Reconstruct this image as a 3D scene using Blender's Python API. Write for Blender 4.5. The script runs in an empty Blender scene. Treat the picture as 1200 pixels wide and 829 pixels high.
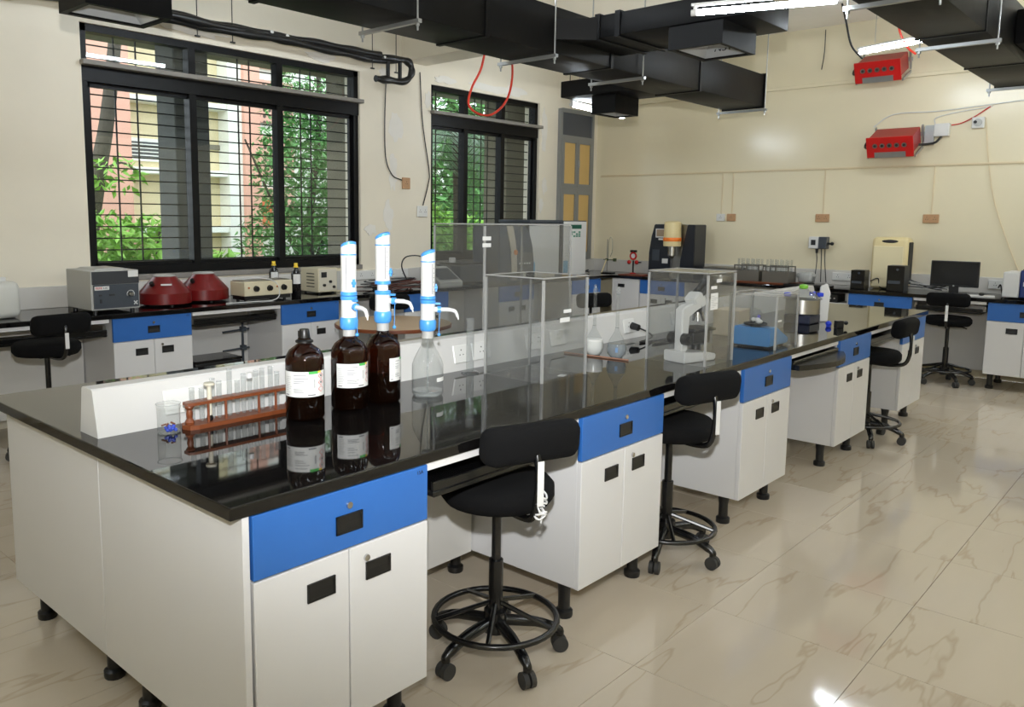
import bpy, bmesh, math, random
from mathutils import Vector, Matrix
random.seed(7)
PI = math.pi
S = bpy.context.scene
C = S.collection
# ------------------------------------------------------------------ camera
cam_d = bpy.data.cameras.new('camera')
cam = bpy.data.objects.new('camera', cam_d)
C.objects.link(cam)
cam_d.sensor_width = 36.0
cam_d.lens = 952.85 / 1200 * 36
cam_d.shift_x = 49.52 / 1200
cam_d.shift_y = -40.18 / 1200
cam_d.clip_start = 0.05
cam_d.clip_end = 300
CAM = Vector((-1.0007, -1.704, 1.5703))
_y, _p, _r = (math.radians(a) for a in (47.339, 7.0465, 0.5566))
_f = Vector((math.sin(_y) * math.cos(_p), math.cos(_y) * math.cos(_p), -math.sin(_p)))
_rt = Vector((math.cos(_y), -math.sin(_y), 0))
_up = _rt.cross(_f)
_r2 = math.cos(_r) * _rt + math.sin(_r) * _up
_u2 = -math.sin(_r) * _rt + math.cos(_r) * _up
_m = Matrix.Identity(4)
for i in range(3):
    _m[i][0], _m[i][1], _m[i][2], _m[i][3] = _r2[i], _u2[i], -_f[i], CAM[i]
cam.matrix_world = _m
S.camera = cam
# ------------------------------------------------------------------ world, flash, exposure
W = bpy.data.worlds.new('overcast_sky')
S.world = W
W.use_nodes = True
W.node_tree.nodes['Background'].inputs[0].default_value = (0.86, 0.93, 1.0, 1)
W.node_tree.nodes['Background'].inputs[1].default_value = 3.6
fl_d = bpy.data.lights.new('camera_flash', 'SPOT')
fl_d.energy = 720
fl_d.color = (0.97, 0.99, 1.0)
fl_d.spot_size = math.radians(92)
fl_d.spot_blend = 1.0
fl_d.shadow_soft_size = 0.035
fl = bpy.data.objects.new('camera_flash', fl_d)
C.objects.link(fl)
fl.location = CAM + Vector((0, 0, 0.30))
fl.rotation_euler = (Vector((5.6, 4.6, 2.6)) - fl.location).to_track_quat('-Z', 'Y').to_euler()
S.view_settings.view_transform = 'Standard'
S.view_settings.look = 'None'
S.view_settings.gamma = 1
S.view_settings.use_curve_mapping = False
S.view_settings.exposure = 0.0
S.cycles.use_denoising = True
S.cycles.max_bounces = 10
S.cycles.transparent_max_bounces = 24
S.cycles.diffuse_bounces = 5
S.cycles.glossy_bounces = 5
S.cycles.transmission_bounces = 6
S.cycles.caustics_reflective = False
S.cycles.caustics_refractive = False
S.cycles.sample_clamp_indirect = 4
TUBE_EMIT = 98.0

# ------------------------------------------------------------------ helpers
def lin(c):
    if isinstance(c, str):
        c = tuple(int(c[i:i + 2], 16) for i in (0, 2, 4))
    return tuple(((v / 255) / 12.92 if v / 255 <= .04045 else ((v / 255 + .055) / 1.055) ** 2.4) for v in c) + (1,)

MATS = {}
def mat(name, col, rough=.5, metal=0, spec=.5, var=0, scale=8, bump=0, bscale=60, emit=0, coat=0, alpha=None, trans=0):
    if name in MATS:
        return MATS[name]
    m = bpy.data.materials.new(name)
    m.use_nodes = True
    nt = m.node_tree
    b = nt.nodes['Principled BSDF']
    b.inputs['Base Color'].default_value = lin(col)
    b.inputs['Roughness'].default_value = rough
    b.inputs['Metallic'].default_value = metal
    b.inputs['Specular IOR Level'].default_value = spec
    b.inputs['Coat Weight'].default_value = coat
    b.inputs['Transmission Weight'].default_value = trans
    if emit:
        b.inputs['Emission Color'].default_value = lin(col)
        b.inputs['Emission Strength'].default_value = emit
    if var or bump:
        tc = nt.nodes.new('ShaderNodeNewGeometry')
    if var:
        n = nt.nodes.new('ShaderNodeTexNoise')
        n.inputs['Scale'].default_value = scale
        n.inputs['Detail'].default_value = 4
        nt.links.new(tc.outputs['Position'], n.inputs['Vector'])
        mx = nt.nodes.new('ShaderNodeMix')
        mx.data_type = 'RGBA'
        c = lin(col)
        mx.inputs[6].default_value = tuple(v * (1 - var) for v in c[:3]) + (1,)
        mx.inputs[7].default_value = tuple(min(1, v * (1 + var)) for v in c[:3]) + (1,)
        nt.links.new(n.outputs['Fac'], mx.inputs[0])
        nt.links.new(mx.outputs[2], b.inputs['Base Color'])
    if bump:
        n2 = nt.nodes.new('ShaderNodeTexNoise')
        n2.inputs['Scale'].default_value = bscale
        n2.inputs['Detail'].default_value = 3
        nt.links.new(tc.outputs['Position'], n2.inputs['Vector'])
        bp = nt.nodes.new('ShaderNodeBump')
        bp.inputs['Strength'].default_value = bump
        bp.inputs['Distance'].default_value = .01
        nt.links.new(n2.outputs['Fac'], bp.inputs['Height'])
        nt.links.new(bp.outputs['Normal'], b.inputs['Normal'])
    MATS[name] = m
    return m

def glass(name, tint=(1, 1, 1), haze=0.0, hazecol=(.8, .8, .8), rough=.02, ior=1.45):
    """thin sheet of clear material: transparent, with a fresnel gloss and a little haze"""
    if name in MATS:
        return MATS[name]
    m = bpy.data.materials.new(name)
    m.use_nodes = True
    nt = m.node_tree
    for n in list(nt.nodes):
        nt.nodes.remove(n)
    out = nt.nodes.new('ShaderNodeOutputMaterial')
    tr = nt.nodes.new('ShaderNodeBsdfTransparent')
    tr.inputs[0].default_value = tuple(tint) + (1,)
    gl = nt.nodes.new('ShaderNodeBsdfGlossy')
    gl.inputs['Roughness'].default_value = rough
    df = nt.nodes.new('ShaderNodeBsdfDiffuse')
    df.inputs[0].default_value = tuple(hazecol) + (1,)
    lw = nt.nodes.new('ShaderNodeLayerWeight')
    lw.inputs['Blend'].default_value = .5
    pw = nt.nodes.new('ShaderNodeMath'); pw.operation = 'POWER'; pw.inputs[1].default_value = 5
    nt.links.new(lw.outputs['Facing'], pw.inputs[0])
    f0 = ((ior - 1) / (ior + 1)) ** 2
    fr = nt.nodes.new('ShaderNodeMath'); fr.operation = 'MULTIPLY_ADD'
    fr.inputs[1].default_value = .9 - f0; fr.inputs[2].default_value = f0
    nt.links.new(pw.outputs[0], fr.inputs[0])
    a = nt.nodes.new('ShaderNodeMixShader')
    a.inputs[0].default_value = haze
    nt.links.new(tr.outputs[0], a.inputs[1])
    nt.links.new(df.outputs[0], a.inputs[2])
    b = nt.nodes.new('ShaderNodeMixShader')
    nt.links.new(fr.outputs[0], b.inputs[0])
    nt.links.new(a.outputs[0], b.inputs[1])
    nt.links.new(gl.outputs[0], b.inputs[2])
    nt.links.new(b.outputs[0], out.inputs[0])
    MATS[name] = m
    return m

def BM():
    return bmesh.new()

def bx(bm, x0, x1, y0, y1, z0, z1, bev=0, seg=1, mtx=None):
    if x0 > x1: x0, x1 = x1, x0
    if y0 > y1: y0, y1 = y1, y0
    if z0 > z1: z0, z1 = z1, z0
    vs = [bm.verts.new(p) for p in ((x0, y0, z0), (x1, y0, z0), (x1, y1, z0), (x0, y1, z0), (x0, y0, z1), (x1, y0, z1), (x1, y1, z1), (x0, y1, z1))]
    fs = [bm.faces.new([vs[i] for i in f]) for f in ((3, 2, 1, 0), (4, 5, 6, 7), (0, 1, 5, 4), (1, 2, 6, 5), (2, 3, 7, 6), (3, 0, 4, 7))]
    if bev:
        es = list({e for f in fs for e in f.edges})
        r = bmesh.ops.bevel(bm, geom=es, offset=bev, segments=seg, profile=.5, affect='EDGES')
        vs = list({v for f in r['faces'] for v in f.verts} | {v for v in vs if v.is_valid})
    if mtx is not None:
        bmesh.ops.transform(bm, matrix=mtx, verts=vs)
    return bm

def frame_of(d):
    d = Vector(d).normalized()
    a = Vector((0, 0, 1)) if abs(d.z) < .9 else Vector((1, 0, 0))
    u = d.cross(a).normalized()
    return u, d.cross(u).normalized()

def cyl(bm, p0, p1, r0, r1=None, seg=16, cap=True):
    r1 = r0 if r1 is None else r1
    p0, p1 = Vector(p0), Vector(p1)
    u, v = frame_of(p1 - p0)
    A, B = [], []
    for i in range(seg):
        t = 2 * PI * i / seg
        d = math.cos(t) * u + math.sin(t) * v
        A.append(bm.verts.new(p0 + d * r0))
        B.append(bm.verts.new(p1 + d * r1))
    for i in range(seg):
        j = (i + 1) % seg
        bm.faces.new((A[i], A[j], B[j], B[i]))
    if cap:
        bm.faces.new(A[::-1])
        bm.faces.new(B)
    return bm

def tube(bm, pts, r, seg=8, closed=False):
    pts = [Vector(p) for p in pts]
    n = len(pts)
    rings = []
    pu = None
    for i, p in enumerate(pts):
        if closed:
            d = pts[(i + 1) % n] - pts[i - 1]
        else:
            d = pts[min(i + 1, n - 1)] - pts[max(i - 1, 0)]
        if d.length < 1e-9: d = Vector((0, 0, 1))
        d.normalize()
        if pu is None:
            u, v = frame_of(d)
        else:
            u = (pu - d * pu.dot(d))
            u = u.normalized() if u.length > 1e-6 else frame_of(d)[0]
            v = d.cross(u)
        pu = u
        rr = r[i] if isinstance(r, (list, tuple)) else r
        rings.append([bm.verts.new(p + (math.cos(2 * PI * k / seg) * u + math.sin(2 * PI * k / seg) * v) * rr) for k in range(seg)])
    m = n if closed else n - 1
    for i in range(m):
        A, B = rings[i], rings[(i + 1) % n]
        for k in range(seg):
            j = (k + 1) % seg
            bm.faces.new((A[k], A[j], B[j], B[k]))
    if not closed:
        bm.faces.new(rings[0][::-1])
        bm.faces.new(rings[-1])
    return bm

def lathe(bm, prof, seg=28, c=(0, 0, 0), cap0=True, cap1=True):
    rings = []
    for r, z in prof:
        rings.append([bm.verts.new((c[0] + r * math.cos(2 * PI * i / seg), c[1] + r * math.sin(2 * PI * i / seg), c[2] + z)) for i in range(seg)])
    for a in range(len(rings) - 1):
        for i in range(seg):
            j = (i + 1) % seg
            bm.faces.new((rings[a][i], rings[a][j], rings[a + 1][j], rings[a + 1][i]))
    if cap0: bm.faces.new(rings[0][::-1])
    if cap1: bm.faces.new(rings[-1])
    return bm

def prism(bm, poly, axis, a0, a1):
    """extrude a 2-D polygon along an axis: axis 'x' takes (y,z), 'y' takes (x,z), 'z' takes (x,y)"""
    def P(p, a):
        return {'x': (a, p[0], p[1]), 'y': (p[0], a, p[1]), 'z': (p[0], p[1], a)}[axis]
    A = [bm.verts.new(P(p, a0)) for p in poly]
    B = [bm.verts.new(P(p, a1)) for p in poly]
    n = len(poly)
    bm.faces.new(A[::-1]); bm.faces.new(B)
    for i in range(n):
        j = (i + 1) % n
        bm.faces.new((A[i], A[j], B[j], B[i]))
    return bm

def ball(bm, c, r, sx=1, sy=1, sz=1, u=14, v=9):
    bmesh.ops.create_uvsphere(bm, u_segments=u, v_segments=v, radius=1, matrix=Matrix.Translation(c) @ Matrix.Diagonal((r * sx, r * sy, r * sz, 1)))
    return bm

def patch(bm, r, a0, a1, z0, z1, c=(0, 0, 0), n=10, thick=.0006):
    """thin curved sheet on a cylinder"""
    for rr in (r + thick,):
        ps = []
        for i in range(n + 1):
            a = a0 + (a1 - a0) * i / n
            ps.append((bm.verts.new((c[0] + rr * math.cos(a), c[1] + rr * math.sin(a), c[2] + z0)), bm.verts.new((c[0] + rr * math.cos(a), c[1] + rr * math.sin(a), c[2] + z1))))
        for i in range(n):
            bm.faces.new((ps[i][0], ps[i + 1][0], ps[i + 1][1], ps[i][1]))
    return bm

def obj(name, bm, m, parent=None, smooth=False, loc=None, rot=None, angle=35):
    bmesh.ops.recalc_face_normals(bm, faces=bm.faces[:])
    me = bpy.data.meshes.new(name)
    bm.to_mesh(me)
    bm.free()
    o = bpy.data.objects.new(name, me)
    C.objects.link(o)
    me.materials.append(m)
    if smooth:
        me.shade_smooth()
        me.set_sharp_from_angle(angle=math.radians(angle))
    if parent is not None:
        o.parent = parent
    if loc is not None: o.location = loc
    if rot is not None: o.rotation_euler = rot
    return o

def tag(o, label, cat, group=None):
    o['label'] = label
    o['category'] = cat
    if group: o['group'] = group
    return o

def thing(name, label, cat, loc=(0, 0, 0), rz=0, group=None):
    o = bpy.data.objects.new(name, None)
    C.objects.link(o)
    o.empty_display_size = .1
    o.location = loc
    o.rotation_euler = (0, 0, rz)
    return tag(o, label, cat, group)

def struct(name, bm=None, m=None, parent=None, smooth=False):
    if bm is None:
        o = bpy.data.objects.new(name, None)
        C.objects.link(o)
    else:
        o = obj(name, bm, m, parent, smooth)
    o['kind'] = 'structure'
    return o

def dup(root, label, loc, rz=0, group=None):
    r = root.copy()
    C.objects.link(r)
    r.location = loc
    r.rotation_euler = (0, 0, rz)
    r['label'] = label
    if group: r['group'] = group
    kids = [o for o in KIDS(root)]
    for ch in kids:
        c = ch.copy(); C.objects.link(c); c.parent = r
        for g in KIDS(ch):
            d = g.copy(); C.objects.link(d); d.parent = c
    return r

def KIDS(o):
    return [x for x in C.objects if x.parent == o]

def text_mesh(name, s, size, m, parent, loc, rot, depth=.0006):
    cu = bpy.data.curves.new(name, 'FONT')
    cu.body = s
    cu.size = size
    cu.extrude = depth
    cu.align_x = 'CENTER'; cu.align_y = 'CENTER'
    t = bpy.data.objects.new(name + '_src', cu)
    C.objects.link(t)
    dg = bpy.context.evaluated_depsgraph_get()
    me = bpy.data.meshes.new_from_object(t.evaluated_get(dg))
    bpy.data.objects.remove(t)
    bpy.data.curves.remove(cu)
    o = bpy.data.objects.new(name, me)
    C.objects.link(o)
    me.materials.clear(); me.materials.append(m)
    o.parent = parent
    o.location = loc
    o.rotation_euler = rot
    return o

def arc(c, r, a0, a1, n, plane='xy'):
    out = []
    for i in range(n + 1):
        a = a0 + (a1 - a0) * i / n
        x, y = r * math.cos(a), r * math.sin(a)
        out.append((c[0] + x, c[1] + y, c[2]) if plane == 'xy' else ((c[0] + x, c[1], c[2] + y) if plane == 'xz' else (c[0], c[1] + x, c[2] + y)))
    return out

def curve(pts, n=6):
    """catmull-rom through points"""
    P = [Vector(p) for p in pts]
    P = [P[0] * 2 - P[1]] + P + [P[-1] * 2 - P[-2]]
    out = []
    for i in range(1, len(P) - 2):
        for k in range(n):
            t = k / n
            a, b, c, d = P[i - 1], P[i], P[i + 1], P[i + 2]
            out.append(.5 * ((2 * b) + (c - a) * t + (2 * a - 5 * b + 4 * c - d) * t * t + (3 * b - a - 3 * c + d) * t ** 3))
    out.append(P[-2])
    return out

# ------------------------------------------------------------------ materials
M_wall = mat('cream_gloss_paint', (226, 216, 187), rough=.22, var=.05, scale=1.3, bump=.12, bscale=5)
M_plaster = mat('cream_plaster', (226, 218, 200), rough=.45, var=.07, scale=2.2, bump=.1, bscale=14)
M_patch = mat('white_putty', (226, 222, 214), rough=.7, var=.06)
M_ceil = mat('ceiling_white', (246, 242, 234), rough=.6, var=.03)
M_white = mat('white_laminate', (207, 206, 206), rough=.35, var=.02, scale=3)
M_offw = mat('off_white_board', (205, 203, 199), rough=.4, var=.02)
M_wall2 = mat('grey_white_marble', (205, 202, 196), rough=.25, var=.05, scale=6)
M_blue = mat('blue_laminate', (42, 96, 168), rough=.35, var=.03, scale=20)
M_granite = mat('black_granite', (13, 12, 12), rough=.035, spec=.5, var=.3, scale=300)
M_black = mat('black_plastic', (16, 16, 17), rough=.38)
M_blackm = mat('black_metal', (10, 10, 11), rough=.25, spec=.6)
M_fabric = mat('black_fabric', (13, 13, 14), rough=.95, spec=.15, bump=.3, bscale=400)
M_rubber = mat('grey_rubber', (48, 47, 45), rough=.7)
M_chrome = mat('chrome', (200, 200, 200), rough=.18, metal=1)
M_steel = mat('brushed_steel', (165, 163, 158), rough=.3, metal=1)
M_galv = mat('galvanised_steel', (170, 172, 172), rough=.35, metal=.8)
M_duct = mat('black_duct_insulation', (9, 9, 10), rough=.5, spec=.2, bump=.4, bscale=3)
M_alum = mat('aluminium_bright', (206, 210, 214), rough=.35, metal=.45)
M_frame = mat('black_window_frame', (9, 9, 10), rough=.4, spec=.2)
M_ledge = mat('grey_window_ledge', (128, 124, 118), rough=.5, var=.1)
M_pane = glass('window_pane', (.93, .95, .94), haze=.015, hazecol=(.25, .28, .26))
M_acry = glass('clear_acrylic', (.905, .91, .91), haze=.035, hazecol=(.5, .5, .49), rough=.04)
M_edge = glass('acrylic_edge', (.8, .81, .81), haze=.4, hazecol=(.62, .62, .61), rough=.1)
M_glass = glass('clear_glass', (.93, .94, .94), haze=.03, hazecol=(.7, .72, .72), ior=1.4)
M_gedge = glass('glass_rim', (.9, .91, .91), haze=.09, hazecol=(.75, .78, .78), ior=1.5)
M_paper = mat('white_paper', (212, 212, 210), rough=.7)
M_ink = mat('black_ink', (30, 30, 32), rough=.6)
M_inkg = mat('grey_ink', (120, 122, 126), rough=.6)
M_red = mat('red_enamel', (186, 20, 18), rough=.35)
M_redink = mat('red_ink', (200, 40, 40), rough=.6)
M_wood = mat('brown_wood', (112, 58, 30), rough=.4, var=.25, scale=40)
M_cream = mat('cream_enamel', (205, 196, 168), rough=.4, var=.05, scale=20)
M_creamy = mat('yellowed_plastic', (222, 205, 156), rough=.4, var=.03)
M_grey = mat('light_grey_plastic', (176, 176, 172), rough=.45, var=.02)
M_dgrey = mat('slate_grey_panel', (58, 64, 72), rough=.4)
M_whitep = mat('white_plastic', (212, 212, 211), rough=.35)
M_lblue = mat('sky_blue_plastic', (74, 150, 222), rough=.35)
M_tube = mat('lit_tube', (234, 245, 255), emit=TUBE_EMIT)

# ================================================================== THE SETTING
XW, YW, ZC = 8.6, 4.78, 3.74           # far wall, window wall, ceiling
X0, Y0 = -2.8, -4.6                    # walls behind the camera
H = 0.87                               # worktop height
# ---- floor of 600 mm polished tiles
def floor_mat():
    m = bpy.data.materials.new('polished_beige_tile')
    m.use_nodes = True
    nt = m.node_tree
    b = nt.nodes['Principled BSDF']
    g = nt.nodes.new('ShaderNodeNewGeometry')
    oi = nt.nodes.new('ShaderNodeObjectInfo')
    mp = nt.nodes.new('ShaderNodeMapping')
    mp.inputs['Rotation'].default_value = (0, 0, .5)
    mp.inputs['Scale'].default_value = (.4, 2.2, 1)
    ad = nt.nodes.new('ShaderNodeVectorMath')
    ad.operation = 'ADD'
    sc = nt.nodes.new('ShaderNodeVectorMath')
    sc.operation = 'SCALE'
    sc.inputs[0].default_value = (7, 3, 5)
    nt.links.new(oi.outputs['Random'], sc.inputs['Scale'])
    nt.links.new(g.outputs['Position'], ad.inputs[0])
    nt.links.new(sc.outputs[0], ad.inputs[1])
    nt.links.new(ad.outputs[0], mp.inputs['Vector'])
    n = nt.nodes.new('ShaderNodeTexNoise')
    n.inputs['Scale'].default_value = 1.6
    n.inputs['Detail'].default_value = 4
    n.inputs['Distortion'].default_value = .25
    nt.links.new(mp.outputs[0], n.inputs['Vector'])
    # thin veins where the noise crosses a level
    s1 = nt.nodes.new('ShaderNodeMath'); s1.operation = 'SUBTRACT'; s1.inputs[1].default_value = .52
    s2 = nt.nodes.new('ShaderNodeMath'); s2.operation = 'ABSOLUTE'
    r = nt.nodes.new('ShaderNodeValToRGB')
    r.color_ramp.elements[0].position = 0.0
    r.color_ramp.elements[0].color = lin((184, 167, 144))
    r.color_ramp.elements[1].position = .012
    r.color_ramp.elements[1].color = lin((198, 185, 165))
    e = r.color_ramp.elements.new(.25)
    e.color = lin((203, 190, 171))
    nt.links.new(n.outputs['Fac'], s1.inputs[0])
    nt.links.new(s1.outputs[0], s2.inputs[0])
    nt.links.new(s2.outputs[0], r.inputs[0])
    nt.links.new(r.outputs[0], b.inputs['Base Color'])
    b.inputs['Roughness'].default_value = .07
    b.inputs['Specular IOR Level'].default_value = .5
    return m
M_tile = floor_mat()
M_grout = mat('dark_grout', (118, 104, 88), rough=.7)
floor = struct('floor', bx(BM(), X0, XW, Y0, YW, -.12, -.004), M_grout)
tile_me = None
rest = BM()
nx0, nx1 = math.floor((X0 - .2) / .6), math.ceil((XW - .2) / .6)
ny0, ny1 = math.floor((Y0 + .3) / .6), math.ceil((YW + .3) / .6)
for i in range(nx0, nx1):
    for j in range(ny0, ny1):
        x, y = .2 + .6 * i, -.3 + .6 * j
        a0, a1, b0, b1 = max(x, X0) + .001, min(x + .6, XW) - .001, max(y, Y0) + .001, min(y + .6, YW) - .001
        if a1 - a0 < .02 or b1 - b0 < .02: continue
        full = a1 - a0 > .597 and b1 - b0 > .597
        if full and -.6 < x and -2.7 < y < 3.6 and (x + .3) - (y + .3) > -3.2:
            if tile_me is None:
                bm = BM(); bx(bm, .001, .599, .001, .599, -.012, 0, bev=.0008)
                t = obj('tile', bm, M_tile, floor)
                tile_me = t.data
            else:
                t = bpy.data.objects.new('tile', tile_me); C.objects.link(t); t.parent = floor
            t.location = (x, y, 0)
        else:
            bx(rest, a0, a1, b0, b1, -.012, 0)
t = obj('outer_tiles', rest, M_tile, floor)
t['kind'] = 'stuff'
# ---- ceiling, walls
struct('ceiling', bx(BM(), X0, XW, Y0, YW, ZC, ZC + .15), M_ceil)
bm = BM(); bx(bm, 4.95, 5.3, Y0, YW, 3.2, ZC)
struct('trim_1', bm, M_plaster)                      # ceiling beam that crosses the room
bm = BM()
WX = [(1.66, 4.38), (5.38, 7.3)]                     # the two window openings
WZ0, WZ1 = 1.095, 3.02
bx(bm, X0, WX[0][0], YW, YW + .24, 0, ZC); bx(bm, WX[0][1], WX[1][0], YW, YW + .24, 0, ZC)
bx(bm, WX[1][1], XW, YW, YW + .24, 0, ZC)
for a, b in WX:
    bx(bm, a, b, YW, YW + .24, 0, WZ0); bx(bm, a, b, YW, YW + .24, WZ1, ZC)
wall_window = struct('wall_window', bm, M_plaster)
# putty repairs on the window wall, thin raised blobs
def blob(cx, cz, rx, rz, seed):
    rnd = random.Random(seed)
    bm = BM()
    pts = []
    n = 18
    for i in range(n):
        a = 2 * PI * i / n
        k = .65 + .5 * rnd.random()
        pts.append((cx + rx * k * math.cos(a), cz + rz * k * math.sin(a)))
    prism(bm, pts, 'y', YW - .0015 - .0007 * seed, YW + .004)
    return obj('putty_patch', bm, M_patch, wall_window)
for k, (a, b, c, d) in enumerate(((4.86, 2.52, .10, .16), (4.82, 2.05, .06, .22), (4.75, 1.6, .07, .16), (5.33, 2.85, .05, .1), (6.3, 3.09, .35, .05), (6.75, 3.1, .3, .06), (7.4, 2.7, .06, .3),
                                 (7.42, 2.0, .06, .12), (7.36, 1.75, .05, .1), (4.7, 3.05, .08, .06), (5.6, 3.09, .2, .04), (4.5, 1.45, .08, .06), (2.6, 3.13, .35, .07), (3.9, 3.09, .2, .05))):
    blob(a, b, c, d, k)
wall_far = struct('wall_far', bx(BM(), XW, XW + .2, Y0, YW + .24, 0, ZC), M_wall)
struct('wall_right', bx(BM(), X0 - .2, XW + .2, Y0 - .2, Y0, 0, ZC), M_wall)
struct('wall_back', bx(BM(), X0 - .2, X0, Y0, YW + .24, 0, ZC), M_wall)
# ledge band on the far wall, skirting behind benches
bm = BM(); bx(bm, XW - .035, XW, Y0, YW, 3.085, 3.125, bev=.006); struct('trim_2', bm, M_wall)
bm = BM(); bx(bm, X0 + 1.6, XW - .03, YW - .025, YW, H, 1.035, bev=.003); struct('trim_3', bm, M_wall2)
bm = BM(); bx(bm, XW - .03, XW, -2.5, YW, H, 1.035, bev=.003); struct('trim_4', bm, M_wall2)

# ---- windows
def make_window(n, xa, xb, mull, lastcol):
    w = struct('window_%d' % n)
    y0, y1 = YW + .03, YW + .13
    zt = 2.735                                       # top of the transom ledge
    bm = BM()
    bx(bm, xa, xa + .055, y0, y1, WZ0, WZ1); bx(bm, xb - .055, xb, y0, y1, WZ0, WZ1)
    bx(bm, xa, xb, y0, y1, WZ1 - .055, WZ1); bx(bm, xa, xb, y0, y1, WZ0, WZ0 + .07)
    obj('outer_frame', bm, M_frame, w)
    obj('transom_bar', bx(BM(), xa, xb, y0 - .01, y1, 2.59, 2.705), M_frame, w)
    obj('ledge', bx(BM(), xa - .01, xb + .01, YW - .06, y1, 2.705, 2.742, bev=.004), M_ledge, w)
    cols = [xa + .055] + list(mull) + [xb - .055]
    for x in mull:
        obj('mullion', bx(BM(), x - .032, x + .032, y0, y1 - .01, WZ0 + .07, 2.59), M_frame, w)
        obj('mullion', bx(BM(), x - .032, x + .032, y0, y1 - .01, 2.742, WZ1 - .055), M_frame, w)
    for a, b in zip(cols[:-1], cols[1:]):
        obj('pane', bx(BM(), a, b, y0 + .05, y0 + .054, WZ0 + .06, 2.6), M_pane, w)
        obj('pane', bx(BM(), a, b, y0 + .05, y0 + .054, 2.735, WZ1 - .05), M_pane, w)
        f = BM()
        for u0, u1, v0, v1 in ((a, b, WZ0 + .07, WZ0 + .1), (a, b, 2.555, 2.59), (a, a + .03, WZ0 + .07, 2.59), (b - .03, b, WZ0 + .07, 2.59)):
            bx(f, u0, u1, y0 + .035, y0 + .07, v0, v1)
        obj('sash', f, M_frame, w)
    # outer grille of thin bars
    bar = None
    zs = [WZ0 + .1 + .0945 * k for k in range(20)]
    for z in zs:
        if z > WZ1 - .06: break
        if bar is None:
            o = obj('grille_bar', bx(BM(), xa, xb, -.005, .005, -.005, .005), M_frame, w); bar = o.data
        else:
            o = bpy.data.objects.new('grille_bar', bar); C.objects.link(o); o.parent = w
        o.location = (0, YW + .19, z)
    vb = None
    for x in lastcol:
        if vb is None:
            o = obj('grille_upright', bx(BM(), -.006, .006, -.004, .004, WZ0, WZ1), M_frame, w); vb = o.data
        else:
            o = bpy.data.objects.new('grille_upright', vb); C.objects.link(o); o.parent = w
        o.location = (x, YW + .2, 0)
    obj('sill', bx(BM(), xa, xb, YW - .03, YW + .24, WZ0 - .045, WZ0, bev=.004), M_ledge, w)
    return w
make_window(1, WX[0][0], WX[0][1], (2.585, 3.455), (2.0, 2.18, 3.12, 3.24, 3.8, 3.92))
make_window(2, WX[1][0], WX[1][1], (5.975, 6.63), (5.65, 6.3, 6.42, 6.54))

# ================================================================== OUTSIDE
M_fac = mat('cream_facade', (222, 208, 170), rough=.8, var=.05, scale=2)
M_facw = mat('white_facade', (232, 234, 226), rough=.8, var=.04, scale=2)
M_pink = mat('pink_facade', (222, 170, 150), rough=.8, var=.05, scale=2)
M_dark = mat('dark_opening', (60, 64, 68), rough=.4)
M_conc = mat('weathered_concrete', (88, 90, 90), rough=.85, var=.2, scale=5)
M_conc2 = mat('olive_concrete', (120, 116, 102), rough=.85, var=.12, scale=3)
M_soil = mat('soil_and_grass', (88, 98, 58), rough=.95, var=.3, scale=3)
bm = BM(); bx(bm, -12, 40, YW + .24, 45, -.5, -.3)
struct('ground', bm, M_soil)

def jali_mat():
    m = bpy.data.materials.new('perforated_block')
    m.use_nodes = True
    nt = m.node_tree
    b = nt.nodes['Principled BSDF']
    b.inputs['Roughness'].default_value = .85
    g = nt.nodes.new('ShaderNodeNewGeometry')
    v = nt.nodes.new('ShaderNodeTexVoronoi')
    v.voronoi_dimensions = '2D'
    v.inputs['Scale'].default_value = 7.5
    v.inputs['Randomness'].default_value = 0
    sx = nt.nodes.new('ShaderNodeSeparateXYZ'); cx = nt.nodes.new('ShaderNodeCombineXYZ')
    nt.links.new(g.outputs['Position'], sx.inputs[0])
    nt.links.new(sx.outputs[0], cx.inputs[0]); nt.links.new(sx.outputs[2], cx.inputs[1])
    nt.links.new(cx.outputs[0], v.inputs['Vector'])
    r = nt.nodes.new('ShaderNodeValToRGB')
    r.color_ramp.interpolation = 'CONSTANT'
    r.color_ramp.elements[0].color = lin((96, 80, 74))
    r.color_ramp.elements[1].position = .3
    r.color_ramp.elements[1].color = lin((226, 178, 160))
    nt.links.new(v.outputs['Distance'], r.inputs[0])
    nt.links.new(r.outputs[0], b.inputs['Base Color'])
    return m
M_jali = jali_mat()
bld = thing('neighbouring_building', 'cream and pink building across the yard behind the large window', 'building', (0, 0, 0))
FY = 14.0
obj('wall', bx(BM(), 6.05, 8.2, FY, FY + 4, -.3, 9), M_fac, bld)
obj('pink_tower', bx(BM(), 3.0, 6.05, FY - .6, FY + 4, -.3, 9), M_pink, bld)
obj('white_pier', bx(BM(), 8.2, 8.52, FY - .4, FY + 4, -.3, 9), M_facw, bld)
obj('pink_pier', bx(BM(), 8.52, 8.9, FY - .5, FY + 4, -.3, 9), M_pink, bld)
obj('wing_wall', bx(BM(), 8.9, 14.5, FY - .1, FY + 4, -.3, 9), M_facw, bld)
for a, b in ((1.3, 2.2), (2.45, 3.35), (3.6, 4.5), (4.75, 5.65)):
    obj('perforated_panel', bx(BM(), 9.0, 9.95, FY - .2, FY, a, b), M_jali, bld)
obj('coloured_cloth', bx(BM(), 8.92, 9.3, FY - .26, FY - .22, 1.4, 1.95), mat('orange_cloth', (232, 120, 80), rough=.9), bld)
for z in (3.85, 2.5, 1.35, 5.3):
    obj('sunshade_ledge', bx(BM(), 6.05, 8.2, FY - .35, FY, z - .12, z, bev=.01), M_facw, bld)
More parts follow.
